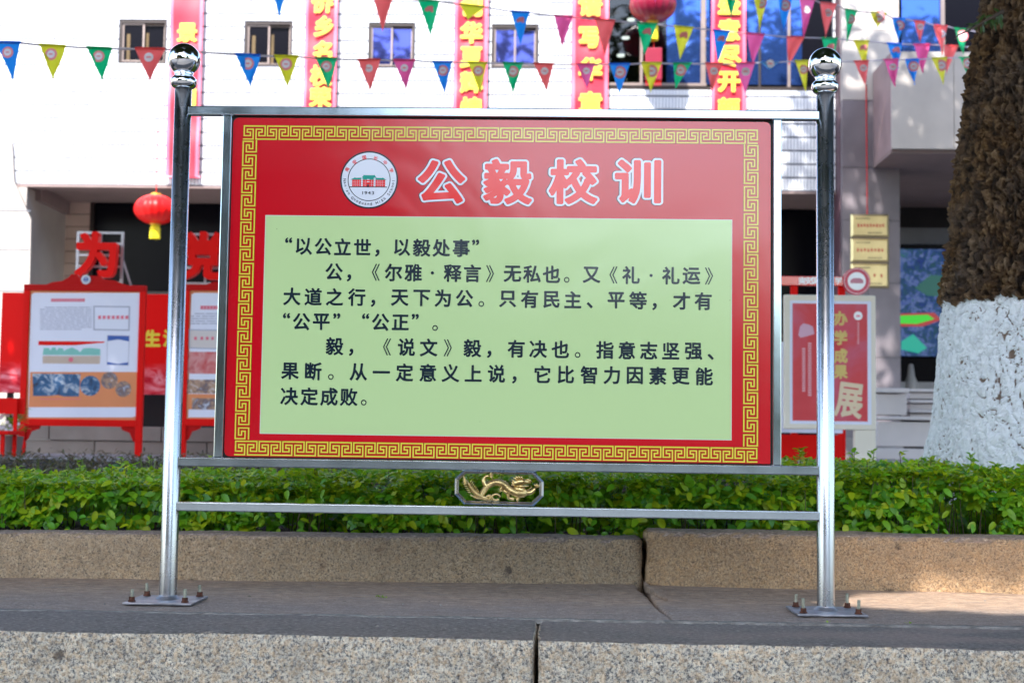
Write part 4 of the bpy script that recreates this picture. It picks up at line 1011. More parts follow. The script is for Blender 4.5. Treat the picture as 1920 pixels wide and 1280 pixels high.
# structural wall behind the tiles, with the same openings
b = MB(); xs = sorted({x0f, x1f}|{h[0] for h in holes}|{h[1] for h in holes}); zs = sorted({zb, zt_}|{h[2] for h in holes}|{h[3] for h in holes if h[3] < zt_})
zs = [z for z in zs if z <= zt_]
for xa_, xc_ in zip(xs, xs[1:]):
    for za, zc in zip(zs, zs[1:]):
        mx, mz = (xa_+xc_)/2, (za+zc)/2
        if any(h[0] < mx < h[1] and h[2] < mz < h[3] for h in holes): continue
        b.box(xa_, xc_, YF+.006, YF+.30, za+.0, zc)
b.build('wall', M_JOINT, bld)
def window(r, kind):
    x0, x1, z0, z1 = r; t = .045
    b = MB(); b.box(x0, x1, YF+.02, YF+.14, z0, z0+t); b.box(x0, x1, YF+.02, YF+.14, z1-t*1.3, z1); b.box(x0, x0+t, YF+.02, YF+.14, z0+t, z1-t*1.3); b.box(x1-t, x1, YF+.02, YF+.14, z0+t, z1-t*1.3)
    w_ = b.build('window', M_BRONZE, bld); mx = (x0+x1)/2
    b = MB(); s = .03
    for a, c, y in ((x0+t, mx+s/2, YF+.05), (mx-s/2, x1-t, YF+.09)):
        b.box(a, c, y, y+.03, z0+t, z0+t+s); b.box(a, c, y, y+.03, z1-t*1.3-s, z1-t*1.3); b.box(a, a+s, y, y+.03, z0+t+s, z1-t*1.3-s); b.box(c-s, c, y, y+.03, z0+t+s, z1-t*1.3-s)
    b.build('sash', M_ALU, w_)
    for a, c, y in ((x0+t+s, mx-s/2, YF+.065), (mx+s/2, x1-t-s, YF+.105)):
        b = MB(); b.box(a, c, y, y+.004, z0+t+s, z1-t*1.3-s); b.build('pane', {0: M_GLASSD, 1: M_GLASSV}[kind], w_)
    if kind == 0:
        b = MB(); b.box(x0+t+s+.05, x0+t+s+.11, YF+.058, YF+.063, z0+t+s, z1-.25); b.box(mx+.03, mx+.08, YF+.098, YF+.103, z0+t+s, z1-.22); b.build('curtain', M_CURT, w_)
for i, r in enumerate(WIN): window(RX(*r, YF), 0 if i < 2 else 1)
lw = MB(); bx0, bx1, bz0, bz1 = big; bz1 = zt_
lw.box(bx0, bx1, YF+.02, YF+.14, bz0, bz0+.07)
lwo = lw.build('large_window', M_BRONZE, bld)
mull = [(1203, .05), (1319, .085), (1425, .04), (1480, .05)]
for u, wd in mull:
    x = W(u, 90, YF).x; b = MB(); b.box(x-wd/2, x+wd/2, YF+.03, YF+.13, bz0+.07, bz1); b.build('mullion', M_ALU if u != 1425 else M_BRONZE, lwo)
b = MB(); b.box(W(1140, 90, YF).x, W(1325, 90, YF).x, YF+.0, YF+.12, bz0+.071, bz0+.12); b.build('sill', M_ALU, lwo)
m, t, bs = nodes('clear_dark_glass'); gl = N(t, 'ShaderNodeBsdfGlossy'); gl.inputs['Roughness'].default_value = .03; trn = N(t, 'ShaderNodeBsdfTransparent'); trn.inputs[0].default_value = (.5, .52, .56, 1)
mx = N(t, 'ShaderNodeMixShader'); mx.inputs[0].default_value = .05; t.links.new(trn.outputs[0], mx.inputs[1]); t.links.new(gl.outputs[0], mx.inputs[2]); t.links.new(mx.outputs[0], t.nodes['Material Output'].inputs[0]); M_CLEAR = m
edges = [1140, 1203, 1240, 1319, 1425, 1480, 1562]
for a, c, mm in ((1141, 1201, M_CLEAR), (1205, 1250, M_CLEAR), (1250.5, 1314, M_GLASSB), (1324, 1423, M_GLASSB), (1427, 1478, M_GLASSB), (1482, 1505, M_GLASSB), (1505.5, 1561, M_GLASSD)):
    xa_ = W(a, 90, YF).x; xc_ = W(c, 90, YF).x; b = MB(); b.box(xa_, xc_, YF+.07, YF+.075, bz0+.12, bz1); b.build('pane', mm, lwo)
xa_ = W(1141, 90, YF).x-.3; xc_ = W(1250, 90, YF).x+.3
b = MB(); b.box(xa_, xc_, YF+3.2, YF+3.25, bz0-.2, bz1); b.box(xa_, xc_, YF+.32, YF+3.2, bz1-.02, bz1); b.box(xa_-.05, xa_, YF+.32, YF+3.2, bz0-.2, bz1); b.box(xc_, xc_+.05, YF+.32, YF+3.2, bz0-.2, bz1); b.box(xa_, xc_, YF+.32, YF+3.2, bz0-.25, bz0-.2); b.build('interior', M_INT, bld)
m, t, bs = nodes('ceiling_lamp_glow'); bs.inputs['Emission Color'].default_value = (.85, .9, .7, 1); bs.inputs['Emission Strength'].default_value = 1.2; M_LAMP = m
for u, v in ((1173, 73), (1164, 106), (1183, 39), (1148, 163)):
    p = W(u, v, YF+2.6); b = MB(); b.lathe([(0, p.z), (.07, p.z), (.075, p.z+.03), (0, p.z+.03)], p.x, p.y, 16); b.build('downlight', M_LAMP, bld)
# soffit and recess behind
xr = W(1570, 360, YF).x
b = MB(); b.box(x0f, xr, YF+.31, YF+3.6, zb+.02, zb+.2); b.build('soffit', M_SOFFIT, bld)
b = MB(); b.box(x0f, xr, YF+.0, YF+.3, zb-.045, zb-.002); b.build('soffit_edge', M_SOFFIT, bld)
p = RX(60, 350, 92, 378, 24.8); b = MB(); b.box(p[0]-.1, p[1], 24.4, 25.9, p[2]-.05, zb+.02); b.build('beam', M_SOFFIT, bld)
YB = 26.0
xs0 = W(-150, 500, YB).x; xs1 = W(171, 450, YB).x; z = zb+.02; i = 0
while z > .75:
    b = MB(); h = .232; b.box(xs0, xs1, YB, YB+.05, z-h+.012, z); b.build('plank', M_PLANK, bld, bevel=.004); z -= h; i += 1
b = MB(); b.box(xs0, xs1, YB+.045, YB+.2, .7, zb); b.build('wall', M_BRONZE, bld)
xe = W(1530, 400, YB).x+.5
lz = W(300, 370, YB).z
b = MB(); b.box(xs1, xe, YB-.02, YB+.1, lz, zb+.02); b.build('lintel', M_PLANK, bld)
b = MB(); b.box(W(1440, 370, YB).x, xe, YB-.06, YB-.021, W(1490, 385, YB).z, W(1490, 357, YB).z); b.build('brown_lintel', M_BROWN, bld)
b = MB(); b.box(xs1, xe, YB+.06, YB+.1, .7, lz); b.build('glass_screen', M_GLASSD, bld)
nfr = 9
for i in range(nfr+1):
    x = xs1+(xe-xs1)*i/nfr; b = MB(); b.box(x-.035, x+.035, YB-.01, YB+.058, .7, lz); b.build('door_frame', M_BRONZE, bld)
for z in (2.55, 3.2): 
    b = MB(); b.box(xs1, xe, YB-.005, YB+.055, z, z+.06); b.build('transom', M_BRONZE, bld)
b = MB(); b.box(x0f, xr+.6, 22.0, 28, .2, .70); b.build('plinth', mat('plinth_stone', (.28, .26, .25), .7, var=.15), bld)
b = MB(); b.box(x0f, xr-2, 21.6, 21.99, .2, .54); b.build('step', MATS['plinth_stone'], bld)
# left pier
pr = [W(u, v, 23.92) for u, v in ((-240, 262), (22, 268), (26, 340), (58, 412), (54, 700), (-240, 700))]
b = MB(); poly = [(p.x, p.z) for p in pr]; poly[0] = (poly[0][0], poly[1][1]); poly[-2] = (poly[-2][0], .37); poly[-1] = (poly[-1][0], .37)
b.prism(poly[::-1], 23.92, 23.99); b.box(poly[0][0], poly[3][0]-.12, 24.0, 26.0, .37, 4.85); pier = b.build('pier', mat('pier_stone', (.34, .31, .29), .6, var=.12, vscale=1.5), bld, fixn=True)
for v in (395, 468, 545):
    z = W(20, v, 23.92).z; b = MB(); b.box(poly[0][0], poly[3][0]-.01, 23.912, 23.919, z-.008, z+.008); b.build('joint', M_JOINT, pier)
# right pier, column, balcony box and entrance recess
q0 = W(1579, 300, 23.6); q1 = W(1687, 300, 23.6)
b = MB(); b.box(xr-.02, q0.x, 23.75, 24.3, .7, 9.6); b.build('downpipe_casing', M_MAROON, bld)
cz = [.7, 2.05, 3.3, 4.35, 5.25, 6.4, 7.6, 8.8, 9.6]
for i, (za, zc) in enumerate(zip(cz, cz[1:])):
    for xa_, xc_ in ((q0.x, q0.x+.42), (q0.x+.425, q1.x)):
        b = MB(); b.box(xa_, xc_-.004, 23.6, 24.3, za+.004, zc-.004); b.build('cladding_panel', M_STONE if i > 4 else M_STONE_SHADE, bld)
b = MB(); b.box(q0.x+.01, q1.x-.01, 23.64, 24.28, .7, 9.6); b.build('column_core', M_JOINT, bld)
bz0_, bz1_ = 5.30, 6.87; bxl = 5.435
for i, (xa_, xc_) in enumerate(((bxl, 6.42), (6.425, 7.41), (7.415, 8.4), (8.405, 9.4))):
    b = MB(); b.box(xa_, xc_-.004, 22.3, 22.36, bz0_, bz1_); b.build('balcony_panel', M_STONE, bld)
b = MB(); b.box(bxl+.01, 9.4, 22.365, 23.58, bz0_+.01, bz1_-.01); b.build('balcony_core', M_JOINT, bld)
b = MB(); b.box(bxl, bxl+.012, 22.37, 23.59, bz0_, bz1_); b.build('balcony_side', mat('balcony_shaded_stone', (.24, .17, .17), .5, var=.15), bld)  # shade of the side face put into the stone colour
b = MB(); b.add([(bxl+.02, 22.4, bz0_+.012), (9.4, 22.4, bz0_+.012), (9.4, 23.9, bz0_-.02), (bxl-.25, 23.9, bz0_-.35)], [(0, 3, 2, 1)]) if False else b.box(bxl, 9.4, 22.38, 28, bz0_-.06, bz0_-.002); b.build('soffit', M_SOFFIT, bld)
# window above the balcony
wx0, wx1 = W(1692, 50, 24).x, W(1960, 50, 24).x; wz0 = W(1760, 97, 24).z
b = MB(); b.box(wx0, wx1, 24.05, 24.12, wz0-.5, 9.6); w_ = b.build('window', M_GLASSB, bld)
for u, wd in ((1768, .07), (1880, .09)): 
    x = W(u, 50, 24).x; b = MB(); b.box(x-wd/2, x+wd/2, 24.0, 24.048, wz0-.5, 9.6); b.build('mullion', M_ALU, w_)
b = MB(); b.box(W(1770, 50, 24).x, W(1878, 50, 24).x, 24.04, 24.047, wz0-.5, 9.6); b.build('dark_pane', M_GLASSD, w_)
YE = 27.5
def eb(name, v0, v1, m, y=YE, u0=1600, u1=2050):
    a = W(u0, v0, y); c = W(u1, v1, y); z1_ = W(1740, v0, y).z; z0_ = W(1740, v1, y).z; b = MB(); b.box(a.x, c.x, y, y+.1, z0_, z1_); return b.build(name, m, bld)
eb('entrance_wall', 330, 369, M_SOFFIT); eb('brown_lintel', 370, 388, M_BROWN, YE-.03); eb('door_head', 388, 428, M_INT)
eb('grey_beam', 427, 458, mat('grey_beam', (.13, .14, .16), .5), YE-.04); eb('entrance_glass', 458, 760, M_GLASSD, YE+.02)
b = MB(); b.box(10.2, 10.3, 22.3, 27.6, .7, 5.3); b.box(-30, 30, 28.0, 28.1, 0, 10); b.build('inner_wall', M_INT, bld)
b = MB(); b.box(-30, 30, YF+.35, 28, 9.6, 9.8); b.build('roof_slab', M_JOINT, bld)
# lit screen in the entrance
scr = empty('video_screen', (W(1740, 640, 27.3).x, 27.3, W(1740, 640, 27.3).z), 'bright video screen showing a campus seen from the air, inside the entrance', 'screen')
def emis(name, col, k=1.0):
    m, t, b = nodes(name); b.inputs['Base Color'].default_value = (0, 0, 0, 1); b.inputs['Emission Color'].default_value = (*col, 1); b.inputs['Emission Strength'].default_value = k; b.inputs['Roughness'].default_value = .3; return m
m, t, bs = nodes('screen_picture'); tc = N(t, 'ShaderNodeTexCoord'); O = tc.outputs['Object']; n1 = noise_(t, O, 5.5, 6, .75, .8)
r = ramp(t, [(.3, (.003, .01, .02)), (.40, (.005, .03, .28)), (.47, (.01, .08, .05)), (.52, (.02, .06, .40)), (.56, (.22, .30, .5)), (.59, (.02, .06, .3)), (.7, (.01, .2, .05))], 'LINEAR'); t.links.new(n1, r.inputs[0]); t.links.new(r.outputs[0], bs.inputs['Emission Color']); bs.inputs['Emission Strength'].default_value = .18; bs.inputs['Base Color'].default_value = (0, 0, 0, 1); M_SCR = m
def pq(name, pts, Y, m, parent):
    b = MB(); P = [W(u, v, Y) for u, v in pts]; b.prism([(p.x, p.z) for p in P][::-1], Y, Y+.004); return b.build(name, m, parent, fixn=True)
b = MB(); x0_, x1_, z0_, z1_ = RX(1640, 466, 1800, 668, 27.3); b.box(x0_, x1_+.4, 27.31, 27.36, z0_, z1_); b.build('display', M_SCR, scr)
None and pq('picture_area', [(1670, 468), (1800, 468), (1800, 520), (1760, 530), (1670, 500)], 27.300, emis('screen_blue', (.01, .05, .42), .3), scr)
None and pq('picture_area', [(1670, 480), (1720, 500), (1745, 530), (1760, 560), (1720, 585), (1670, 560)], 27.294, emis('screen_pale', (.20, .30, .62), .3), scr)
pq('picture_area', [(1715, 540), (1745, 515), (1800, 520), (1800, 556), (1740, 555)], 27.288, emis('screen_dark_green', (.0, .07, .06), .3), scr)
pq('picture_area', [(1670, 588), (1752, 586), (1765, 600), (1730, 612), (1670, 612)], 27.282, emis('screen_red', (.3, .02, .02), .3), scr)
pq('picture_area', [(1670, 592), (1740, 590), (1752, 598), (1720, 607), (1670, 606)], 27.276, emis('screen_grass', (.03, .5, .02), .3), scr)
pq('picture_area', [(1690, 640), (1712, 626), (1738, 652), (1722, 662), (1690, 655)], 27.270, emis('screen_teal', (.0, .30, .22), .3), scr)
# stone parapet and steps at the right
par = empty('stone_parapet', (W(1700, 800, 20).x, 20, .37), 'pale stone parapet and steps in front of the entrance, left of the tree', 'parapet')
M_PARA = mat('parapet_stone', (.52, .47, .46), .6, var=.08, vscale=2)
def pb(name, u0, v0, u1, v1, y, d): 
    x0_, x1_, z0_, z1_ = RX(u0, v0, u1, v1, y); b = MB(); b.box(x0_, x1_, y, y+d, z0_, z1_); b.build(name, M_PARA, par, bevel=.008)
pb('coping', 1640, 727, 1705, 736, 19.9, .7); pb('stone_panel', 1645, 738, 1700, 778, 20, .5); pb('base_course', 1645, 780, 1800, 788, 19.92, .6); pb('stone_panel', 1645, 790, 1800, 838, 20, .5); pb('base_course', 1645, 840, 1800, 862, 19.9, .6)
for i, v in enumerate((729, 750, 768)): pb('step', 1706, v, 1800, v+6, 20.2+.2*(2-i), .5); pb('step_riser', 1706, v+7, 1800, v+19, 20.3+.2*(2-i), .5)
x_, _, z_, _ = RX(1712, 722, 1740, 700, 24)
bl = empty('baluster', (x_+.05, 24.6, z_-.2), 'small grey stone balustrade piece against the dark entrance', 'balustrade')
b = MB(); b.lathe([(.11, z_-.35), (.12, z_-.15), (.07, z_-.02), (.05, z_+.12), (.04, z_+.18), (0, z_+.2)], x_+.12, 24.6, 12); b.build('post', mat('grey_stone', (.2, .2, .2), .7), bl, smooth=True)
b = MB(); b.box(x_-.5, x_+.7, 24.55, 24.65, z_-.5, z_-.12); b.build('rail', MATS['grey_stone'], bl)
# ------------------------------------------------------------------ vertical couplet banners
m, t, b = nodes('banner_cloth'); b.inputs['Base Color'].default_value = (.60, .015, .04, 1); b.inputs['Roughness'].default_value = .35; b.inputs['Sheen Weight'].default_value = .3; M_BAN = m
m, t, b = nodes('banner_hem'); b.inputs['Base Color'].default_value = (.80, .12, .20, 1); b.inputs['Roughness'].default_value = .4; M_HEM = m
M_BYEL = mat('banner_yellow', (.80, .62, .03), .5, var=0)
M_BEDGE = mat('banner_outline', (.72, .25, .10), .5, var=0)
def banner(u0, u1, vbot, txt, label):
    a = W(u0, 170, 23.9).x; c = W(u1, 170, 23.9).x; zb_ = W(u0, vbot, 23.9).z; e = empty('banner', ((a+c)/2, 23.9, zb_), label, 'banner', 'red couplet banners hung down the school front')
    b = MB(); n = 40; vs = []; mm = 10
    for i in range(n+1):
        for j in range(mm+1):
            f = j/mm; vs.append((a+(c-a)*f, 23.88+.018*math.sin(i*.35+u0)*math.sin(f*5+u0)+.01*math.sin(i*.9), zb_+(9.5-zb_)*i/n))
    fs = [(i*(mm+1)+j, i*(mm+1)+j+1, (i+1)*(mm+1)+j+1, (i+1)*(mm+1)+j) for i in range(n) for j in range(mm)]
    b.add(vs, fs); o = b.build('cloth', [M_BAN, M_HEM], e, smooth=True); 
    for k_, p in enumerate(o.data.polygons): p.material_index = 1 if (k_ % mm) in (0, 9) else 0
    b = MB(); b.tube([(a-.03, 23.89, zb_-.0), (c+.03, 23.89, zb_-.0)], .018, 8); b.build('bottom_rod', M_HEM, e)
    its = [(ch, W(u, v, 23.85).x, W(u, v, 23.85).z, sz*.00903, 1.02) for ch, u, v, sz in txt]
    letters('character_outline', its, 23.838, M_BEDGE, e, off=.062, n=60); letters('character', its, 23.832, M_BYEL, e, off=.032, n=60)
banner(315, 377, 332, [('景', 351, 62, 38), ('明', 350, 184, 38)], 'red banner farthest left, behind the left post of the board, with yellow characters')
banner(569, 630, 332, [('侨', 605, 6, 40), ('乡', 607, 50, 40), ('名', 605, 97, 40), ('校', 602, 142, 40), ('荣', 601, 183, 40)], 'red banner with yellow characters hanging between the second and third small windows')
banner(850, 913, 332, [('创', 884, 12, 42), ('华', 884, 62, 42), ('夏', 884, 108, 42), ('辉', 884, 155, 42), ('煌', 884, 203, 42)], 'red banner with yellow characters hanging between the third and fourth small windows')
banner(1071, 1140, 332, [('谱', 1107, 10, 44), ('写', 1106, 71, 44), ('华', 1107, 130, 44), ('章', 1107, 194, 44)], 'red banner with yellow characters at the left edge of the large blue window')
banner(1333, 1398, 332, [('盛', 1367, 8, 42), ('意', 1367, 57, 42), ('尽', 1368, 106, 42), ('开', 1367, 154, 42), ('颜', 1366, 204, 42)], 'red banner with yellow characters hanging in front of the large blue window')
# ------------------------------------------------------------------ lanterns
M_LRED = mat('lantern_silk', (.66, .006, .006), .4, var=.05, spec=.25); M_LYEL = mat('lantern_tassel', (.80, .66, .02), .6, var=.1); M_LG = mat('lantern_gold', (.6, .35, .05), .4, .5)
M_LDK = mat('lantern_dark_silk', (.22, .006, .03), .35, var=.1)
def lantern(p, rx, rz, label, silk, drop, tl):
    e = empty('lantern', (p.x, p.y, p.z-rz), label, 'lantern', 'red lanterns hanging on the school front'); b = MB(); n = 72; prof = []; vs = []; m_ = 20
    for i in range(m_+1):
        a = math.pi*(.07+.86*i/m_)
        for k in range(n): q = 2*math.pi*k/n; r = rx*math.sin(a)*(1+.05*abs(math.sin(q*9))); vs.append((p.x+r*math.cos(q), p.y+r*math.sin(q), p.z+rz*math.cos(a)))
    b.add(vs, [(i*n+k, (i+1)*n+k, (i+1)*n+(k+1) % n, i*n+(k+1) % n) for i in range(m_) for k in range(n)]); b.build('shade', silk, e, smooth=True)
    for s_ in (-1, 1):
        b = MB(); zz = p.z+s_*rz*.96; b.lathe([(0, zz-.02), (rx*.28, zz-.02), (rx*.26, zz+.03), (0, zz+.03)], p.x, p.y, 20); b.build('cap', M_LG, e)
    b = MB(); b.tube([(p.x, p.y, p.z+rz), (p.x, p.y, p.z+rz+drop)], .006, 6); b.build('cord', M_LRED, e)
    b = MB(); zt = p.z-rz
    for k in range(26):
        q = 2*math.pi*k/26; r = rx*.22; b.tube([(p.x+r*.6*math.cos(q), p.y+r*.6*math.sin(q), zt), (p.x+r*math.cos(q), p.y+r*math.sin(q), zt-tl*.3), (p.x+r*1.02*math.cos(q), p.y+r*1.02*math.sin(q), zt-tl)], .012, 4)
    b.build('tassel', M_LYEL, e, kind='stuff')
p = W(292, 393, 23.4); lantern(p, .345, .255, 'red lantern with yellow tassel under the eave, behind the left post of the board', M_LRED, 1.2, .24)
p = W(1224, 10, 23.0); lantern(p, .37, .29, 'large dark red lantern hanging in front of the large window at the top', M_LDK, 1.0, .30)
e = empty('hanging_ornament', (W(1226, 125, 23.0).x, 23.0, W(1226, 160, 23.0).z), 'dark red rectangular ornament hanging below the large lantern', 'ornament')
x0_, x1_, z0_, z1_ = RX(1210, 90, 1241, 150, 23.0); b = MB(); b.box(x0_, x1_, 22.98, 23.02, z0_, z1_); b.build('panel', M_LDK, e, bevel=.01)
b = MB(); b.tube([((x0_+x1_)/2, 23, z1_), ((x0_+x1_)/2, 23, z1_+.5)], .005, 5); b.build('cord', M_LRED, e)
b = MB()
for k in range(8): xx = x0_+.02+(x1_-x0_-.04)*k/7; b.tube([(xx, 23, z0_), (xx, 23, z0_-.1)], .006, 4)
b.build('fringe', M_LRED, e, kind='stuff')
# ------------------------------------------------------------------ brass plaques on the column
M_BRASS = mat('brushed_brass', (.62, .50, .27), .32, .85, var=.12, vscale=4)
M_PTXT = mat('plaque_red_text', (.45, .05, .03), .5, var=0); M_PTXD = mat('plaque_dark_text', (.05, .035, .02), .5, var=0)
for v0, v1, lab, big_, u0t in ((401, 445, 'topmost of the three brass plaques on the column right of the board', 9, 1608), (446, 492, 'middle of the three brass plaques on the column right of the board', 8, 1607), (493, 540, 'lowest of the three brass plaques, half covered by the round red emblem', 4, 1612)):
    x0_, x1_, z0_, z1_ = RX(1596, v0, 1667.5, v1-.5, 23.55); e = empty('plaque', ((x0_+x1_)/2, 23.58, z0_), lab, 'plaque', 'brass plaques on the entrance column')
    b = MB(); y = 23.56; h = (x1_-x0_); i_ = .035
    vs = [(x0_, y+.03, z0_), (x1_, y+.03, z0_), (x1_, y+.03, z1_), (x0_, y+.03, z1_), (x0_+i_, y, z0_+i_), (x1_-i_, y, z0_+i_), (x1_-i_, y, z1_-i_), (x0_+i_, y, z1_-i_)]
    b.add(vs, [(0, 1, 5, 4), (1, 2, 6, 5), (2, 3, 7, 6), (3, 0, 4, 7), (4, 5, 6, 7)]); b.build('plate', M_BRASS, e)
    b = MB(); zc = (z0_+z1_)/2
    for k in range(big_):
        xx = W(u0t+k*(52/big_), 400, 23.55).x; b.box(xx, xx+.03, y-.002, y-.0012, zc-.03+.004*(k % 3), zc+.03-.006*(k % 2))
    b.build('text_row', M_PTXT, e, kind='stuff'); b = MB()
    for k in range(7): xx = x0_+.08+k*.035; b.box(xx, xx+.022, y-.002, y-.0012, z1_-.085, z1_-.065); b.box(xx+.2, xx+.222, y-.002, y-.0012, z0_+.06, z0_+.08)
    b.build('small_text', M_PTXD, e, kind='stuff')
e = empty('cord', (W(1625, 400, 23.5).x, 23.5, W(1625, 400, 23.5).z), 'thin red cord hanging down to the top brass plaque', 'cord'); pp = W(1624, 160, 23.5); p2 = W(1626, 402, 23.5)
b = MB(); b.tube([tuple(pp), tuple(p2)], .008, 6); b.build('string', M_LRED, e)
# ------------------------------------------------------------------ red display boards at the left
M_BRED = mat('red_enamel', (.80, .006, .004), .5, var=.04, spec=.12); M_BDRK = mat('dark_red_enamel', (.52, .006, .006), .5, var=.06, spec=.12)
M_ORNG = mat('poster_orange', (.78, .26, .10), .5, var=.05); M_POST = mat('poster_white', (.80, .80, .95), .5, var=.02)
M_PGREY = mat('poster_grey_text', (.42, .42, .55), .5, var=0); M_PPINK = mat('poster_pink_text', (.78, .16, .24), .5, var=0); M_PBLUE = mat('poster_blue', (.03, .10, .42), .5, var=.1)
M_PTEAL = mat('poster_teal', (.22, .55, .50), .5, var=.1); M_PTAN = mat('poster_tan', (.60, .46, .38), .5, var=.1)
def photo_mat(name, cs, sc=9):
    m, t, b = nodes(name); tc = N(t, 'ShaderNodeTexCoord'); n = noise_(t, tc.outputs['Object'], sc, 3, .6, 1.0); k = len(cs); r = ramp(t, [(.28+.44*i/(k-1), c) for i, c in enumerate(cs)]); t.links.new(n, r.inputs[0]); t.links.new(r.outputs[0], b.inputs['Base Color']); b.inputs['Roughness'].default_value = .5; return m
M_PH1 = photo_mat('photo_room', [(.01, .02, .05), (.02, .08, .20), (.03, .12, .28), (.5, .55, .65), (.02, .05, .12)]); M_PH2 = photo_mat('photo_people', [(.6, .62, .75), (.15, .1, .12), (.5, .3, .2), (.7, .7, .8)], 12)
M_PH3 = photo_mat('photo_red_hall', [(.5, .02, .03), (.7, .3, .3), (.6, .04, .05)], 4)
def poly_px(b, pts, Y, du=0, mi=0):
    P = [W(u+du, v, Y) for u, v in pts]; b.add([(p.x, p.y, p.z) for p in P], [tuple(range(len(P)))[::-1]], mi)
def rect_px(b, u0, v0, u1, v1, Y, mi=0):
    x0_, x1_, z0_, z1_ = RX(u0, v0, u1, v1, Y); b.quadxz(x0_, x1_, z0_, z1_, Y, mi)
def last(e): bpy.data.objects[[o.name for o in COL.objects][-1]]['kind'] = 'stuff'
def display_board(du, label, full, Y=14.0):
    e = empty('display_board', (W(160+du, 845, Y).x, Y, .37), label, 'display board', 'red framed display boards left of the notice board')
    X = lambda u, v=660: W(u+du, v, Y).x
    zt = W(160+du, 534.5, Y).z; zbm = W(160+du, 786, Y).z; zbb = W(160+du, 799, Y).z; xl, xr_ = X(42), X(271)
    for x in (xl, xr_-.062): b = MB(); b.box(x, x+.062, Y-.03, Y+.03, .36, zt-.062); b.build('leg', M_BRED, e, bevel=.004)
    b = MB(); b.box(xl, xr_, Y-.032, Y+.028, zt-.062, zt); b.build('top_bar', M_BDRK, e, bevel=.004)
    b = MB(); b.box(xl+.062, xr_-.062, Y-.032, Y+.028, zbb, zbm); b.build('bottom_bar', M_BRED, e, bevel=.004)
    b = MB(); b.box(xl+.062, xr_-.062, Y-.012, Y+.01, zbm, zt-.062); b.build('backing', M_ORNG, e)
    for s_, x in ((1, xl+.062), (-1, xr_-.062)):
        b = MB(); b.prism([(x, zbb), (x, zbb-.16), (x+s_*.03, zbb-.13), (x+s_*.06, zbb-.06), (x+s_*.14, zbb-.03), (x+s_*.15, zbb)][::-s_ if s_ < 0 else -1], Y-.01, Y+.01); b.build('bracket', M_BDRK, e, fixn=True)
    Yp = Y-.014
    def part(name, fn, m, k): b = MB(); fn(b, Yp-.0012*k); b.build(name, m, e)
    part('poster', lambda b, y: poly_px(b, [(59, 552), (64, 549), (262, 549), (260, 770), (255, 780), (247, 782), (53, 782), (55, 650)], y, du), M_POST, 1)
    if full:
        part('photo_band', lambda b, y: poly_px(b, [(56.5, 697), (259, 697), (257, 763), (54, 763)], y, du), M_ORNG, 2)
        part('certificate', lambda b, y: poly_px(b, [(175, 573), (244, 574), (243, 620), (175, 619)], y, du), M_PGREY, 2)
        part('certificate_sheet', lambda b, y: poly_px(b, [(177.5, 575.5), (241.5, 576.5), (240.5, 617.5), (177.5, 616.5)], y, du), M_POST, 3)
        part('leaflet_edge', lambda b, y: poly_px(b, [(201, 628), (243, 629), (241, 685), (200, 684)], y, du), M_PGREY, 1.6)
        part('leaflet', lambda b, y: poly_px(b, [(202, 629), (242, 630), (240, 684), (201, 683)], y, du), M_POST, 2)
        part('leaflet_head', lambda b, y: poly_px(b, [(202, 629), (242, 630), (242, 640), (222, 636), (202, 639)], y, du), M_PBLUE, 3)
        part('leaflet_foot', lambda b, y: poly_px(b, [(201, 678), (221, 682), (240, 679), (240, 684), (201, 683)], y, du), M_PBLUE, 3)
        part('red_ribbon', lambda b, y: poly_px(b, [(72, 639), (196, 640), (196, 642), (140, 647), (72, 647)], y, du), M_BRED, 2)
        part('campus_skyline', lambda b, y: poly_px(b, [(80, 665), (82, 652), (92, 652), (94, 657), (98, 651), (104, 651), (106, 657), (110, 652), (118, 653), (120, 658), (124, 655), (135, 651), (146, 656), (150, 660), (156, 653), (168, 652), (180, 653), (188, 654), (188, 666)], y, du), M_PTEAL, 2)
        part('campus_ground', lambda b, y: poly_px(b, [(80, 667), (188, 667), (187, 682), (80, 681)], y, du), M_PTAN, 2)
        part('red_seal', lambda b, y: b.disc(W(133+du, 674, y).x, W(133+du, 674, y).z, .024, y, 16), M_PPINK, 3)
        part('photo', lambda b, y: poly_px(b, [(61, 700), (151, 701), (148, 743), (120, 743), (108, 740), (90, 742), (62, 742)], y, du), M_PH1, 3)
        for (u, v, r) in ((169, 723, 19), (205, 713, 16), (231, 729, 15)):
            part('round_photo', lambda b, y: b.disc(W(u+du, v, y).x, W(u+du, v, y).z, r*.0053, y, 28), M_PH1 if u < 200 else M_PH2, 4+(u > 210))
        def tl(b, y):
            for r_ in range(12):
                v = 575+r_*3.75; u = 84 if r_ == 0 else 75
                while u < (172 if r_ < 11 else 140):
                    l = RU(6, 22); rect_px(b, u+du, v, min(u+l, 172)+du, v+1.7, y); u += l+RU(.8, 2.5)
        part('text_lines', tl, M_PGREY, 2); last(e)
        def t2(b, y):
            u = 96
            while u < 158: rect_px(b, u+du, 559.5, u+4+du, 565.5, y); u += 4.9
            u = 184
            while u < 236: rect_px(b, u+du, 591.5, u+5.5+du, 598, y-.0015); u += 8.5
            for u in range(75, 148, 6): rect_px(b, u+du, 747, u+4.5+du, 748.6, y-.003)
        part('heading', t2, M_PPINK, 2.5); last(e)
    else:
        part('certificate', lambda b, y: poly_px(b, [(48+14, 617), (130, 618), (130, 655), (62, 653)], y, du-8), M_PGREY, 2)
        part('certificate_sheet', lambda b, y: poly_px(b, [(64, 619), (128, 620), (128, 653), (64, 651)], y, du-8), mat('certificate_paper', (.70, .62, .62), .5, var=0), 3)
        part('photo', lambda b, y: poly_px(b, [(60, 659), (150, 660), (150, 701), (60, 700)], y, du-10), M_PH3, 2)
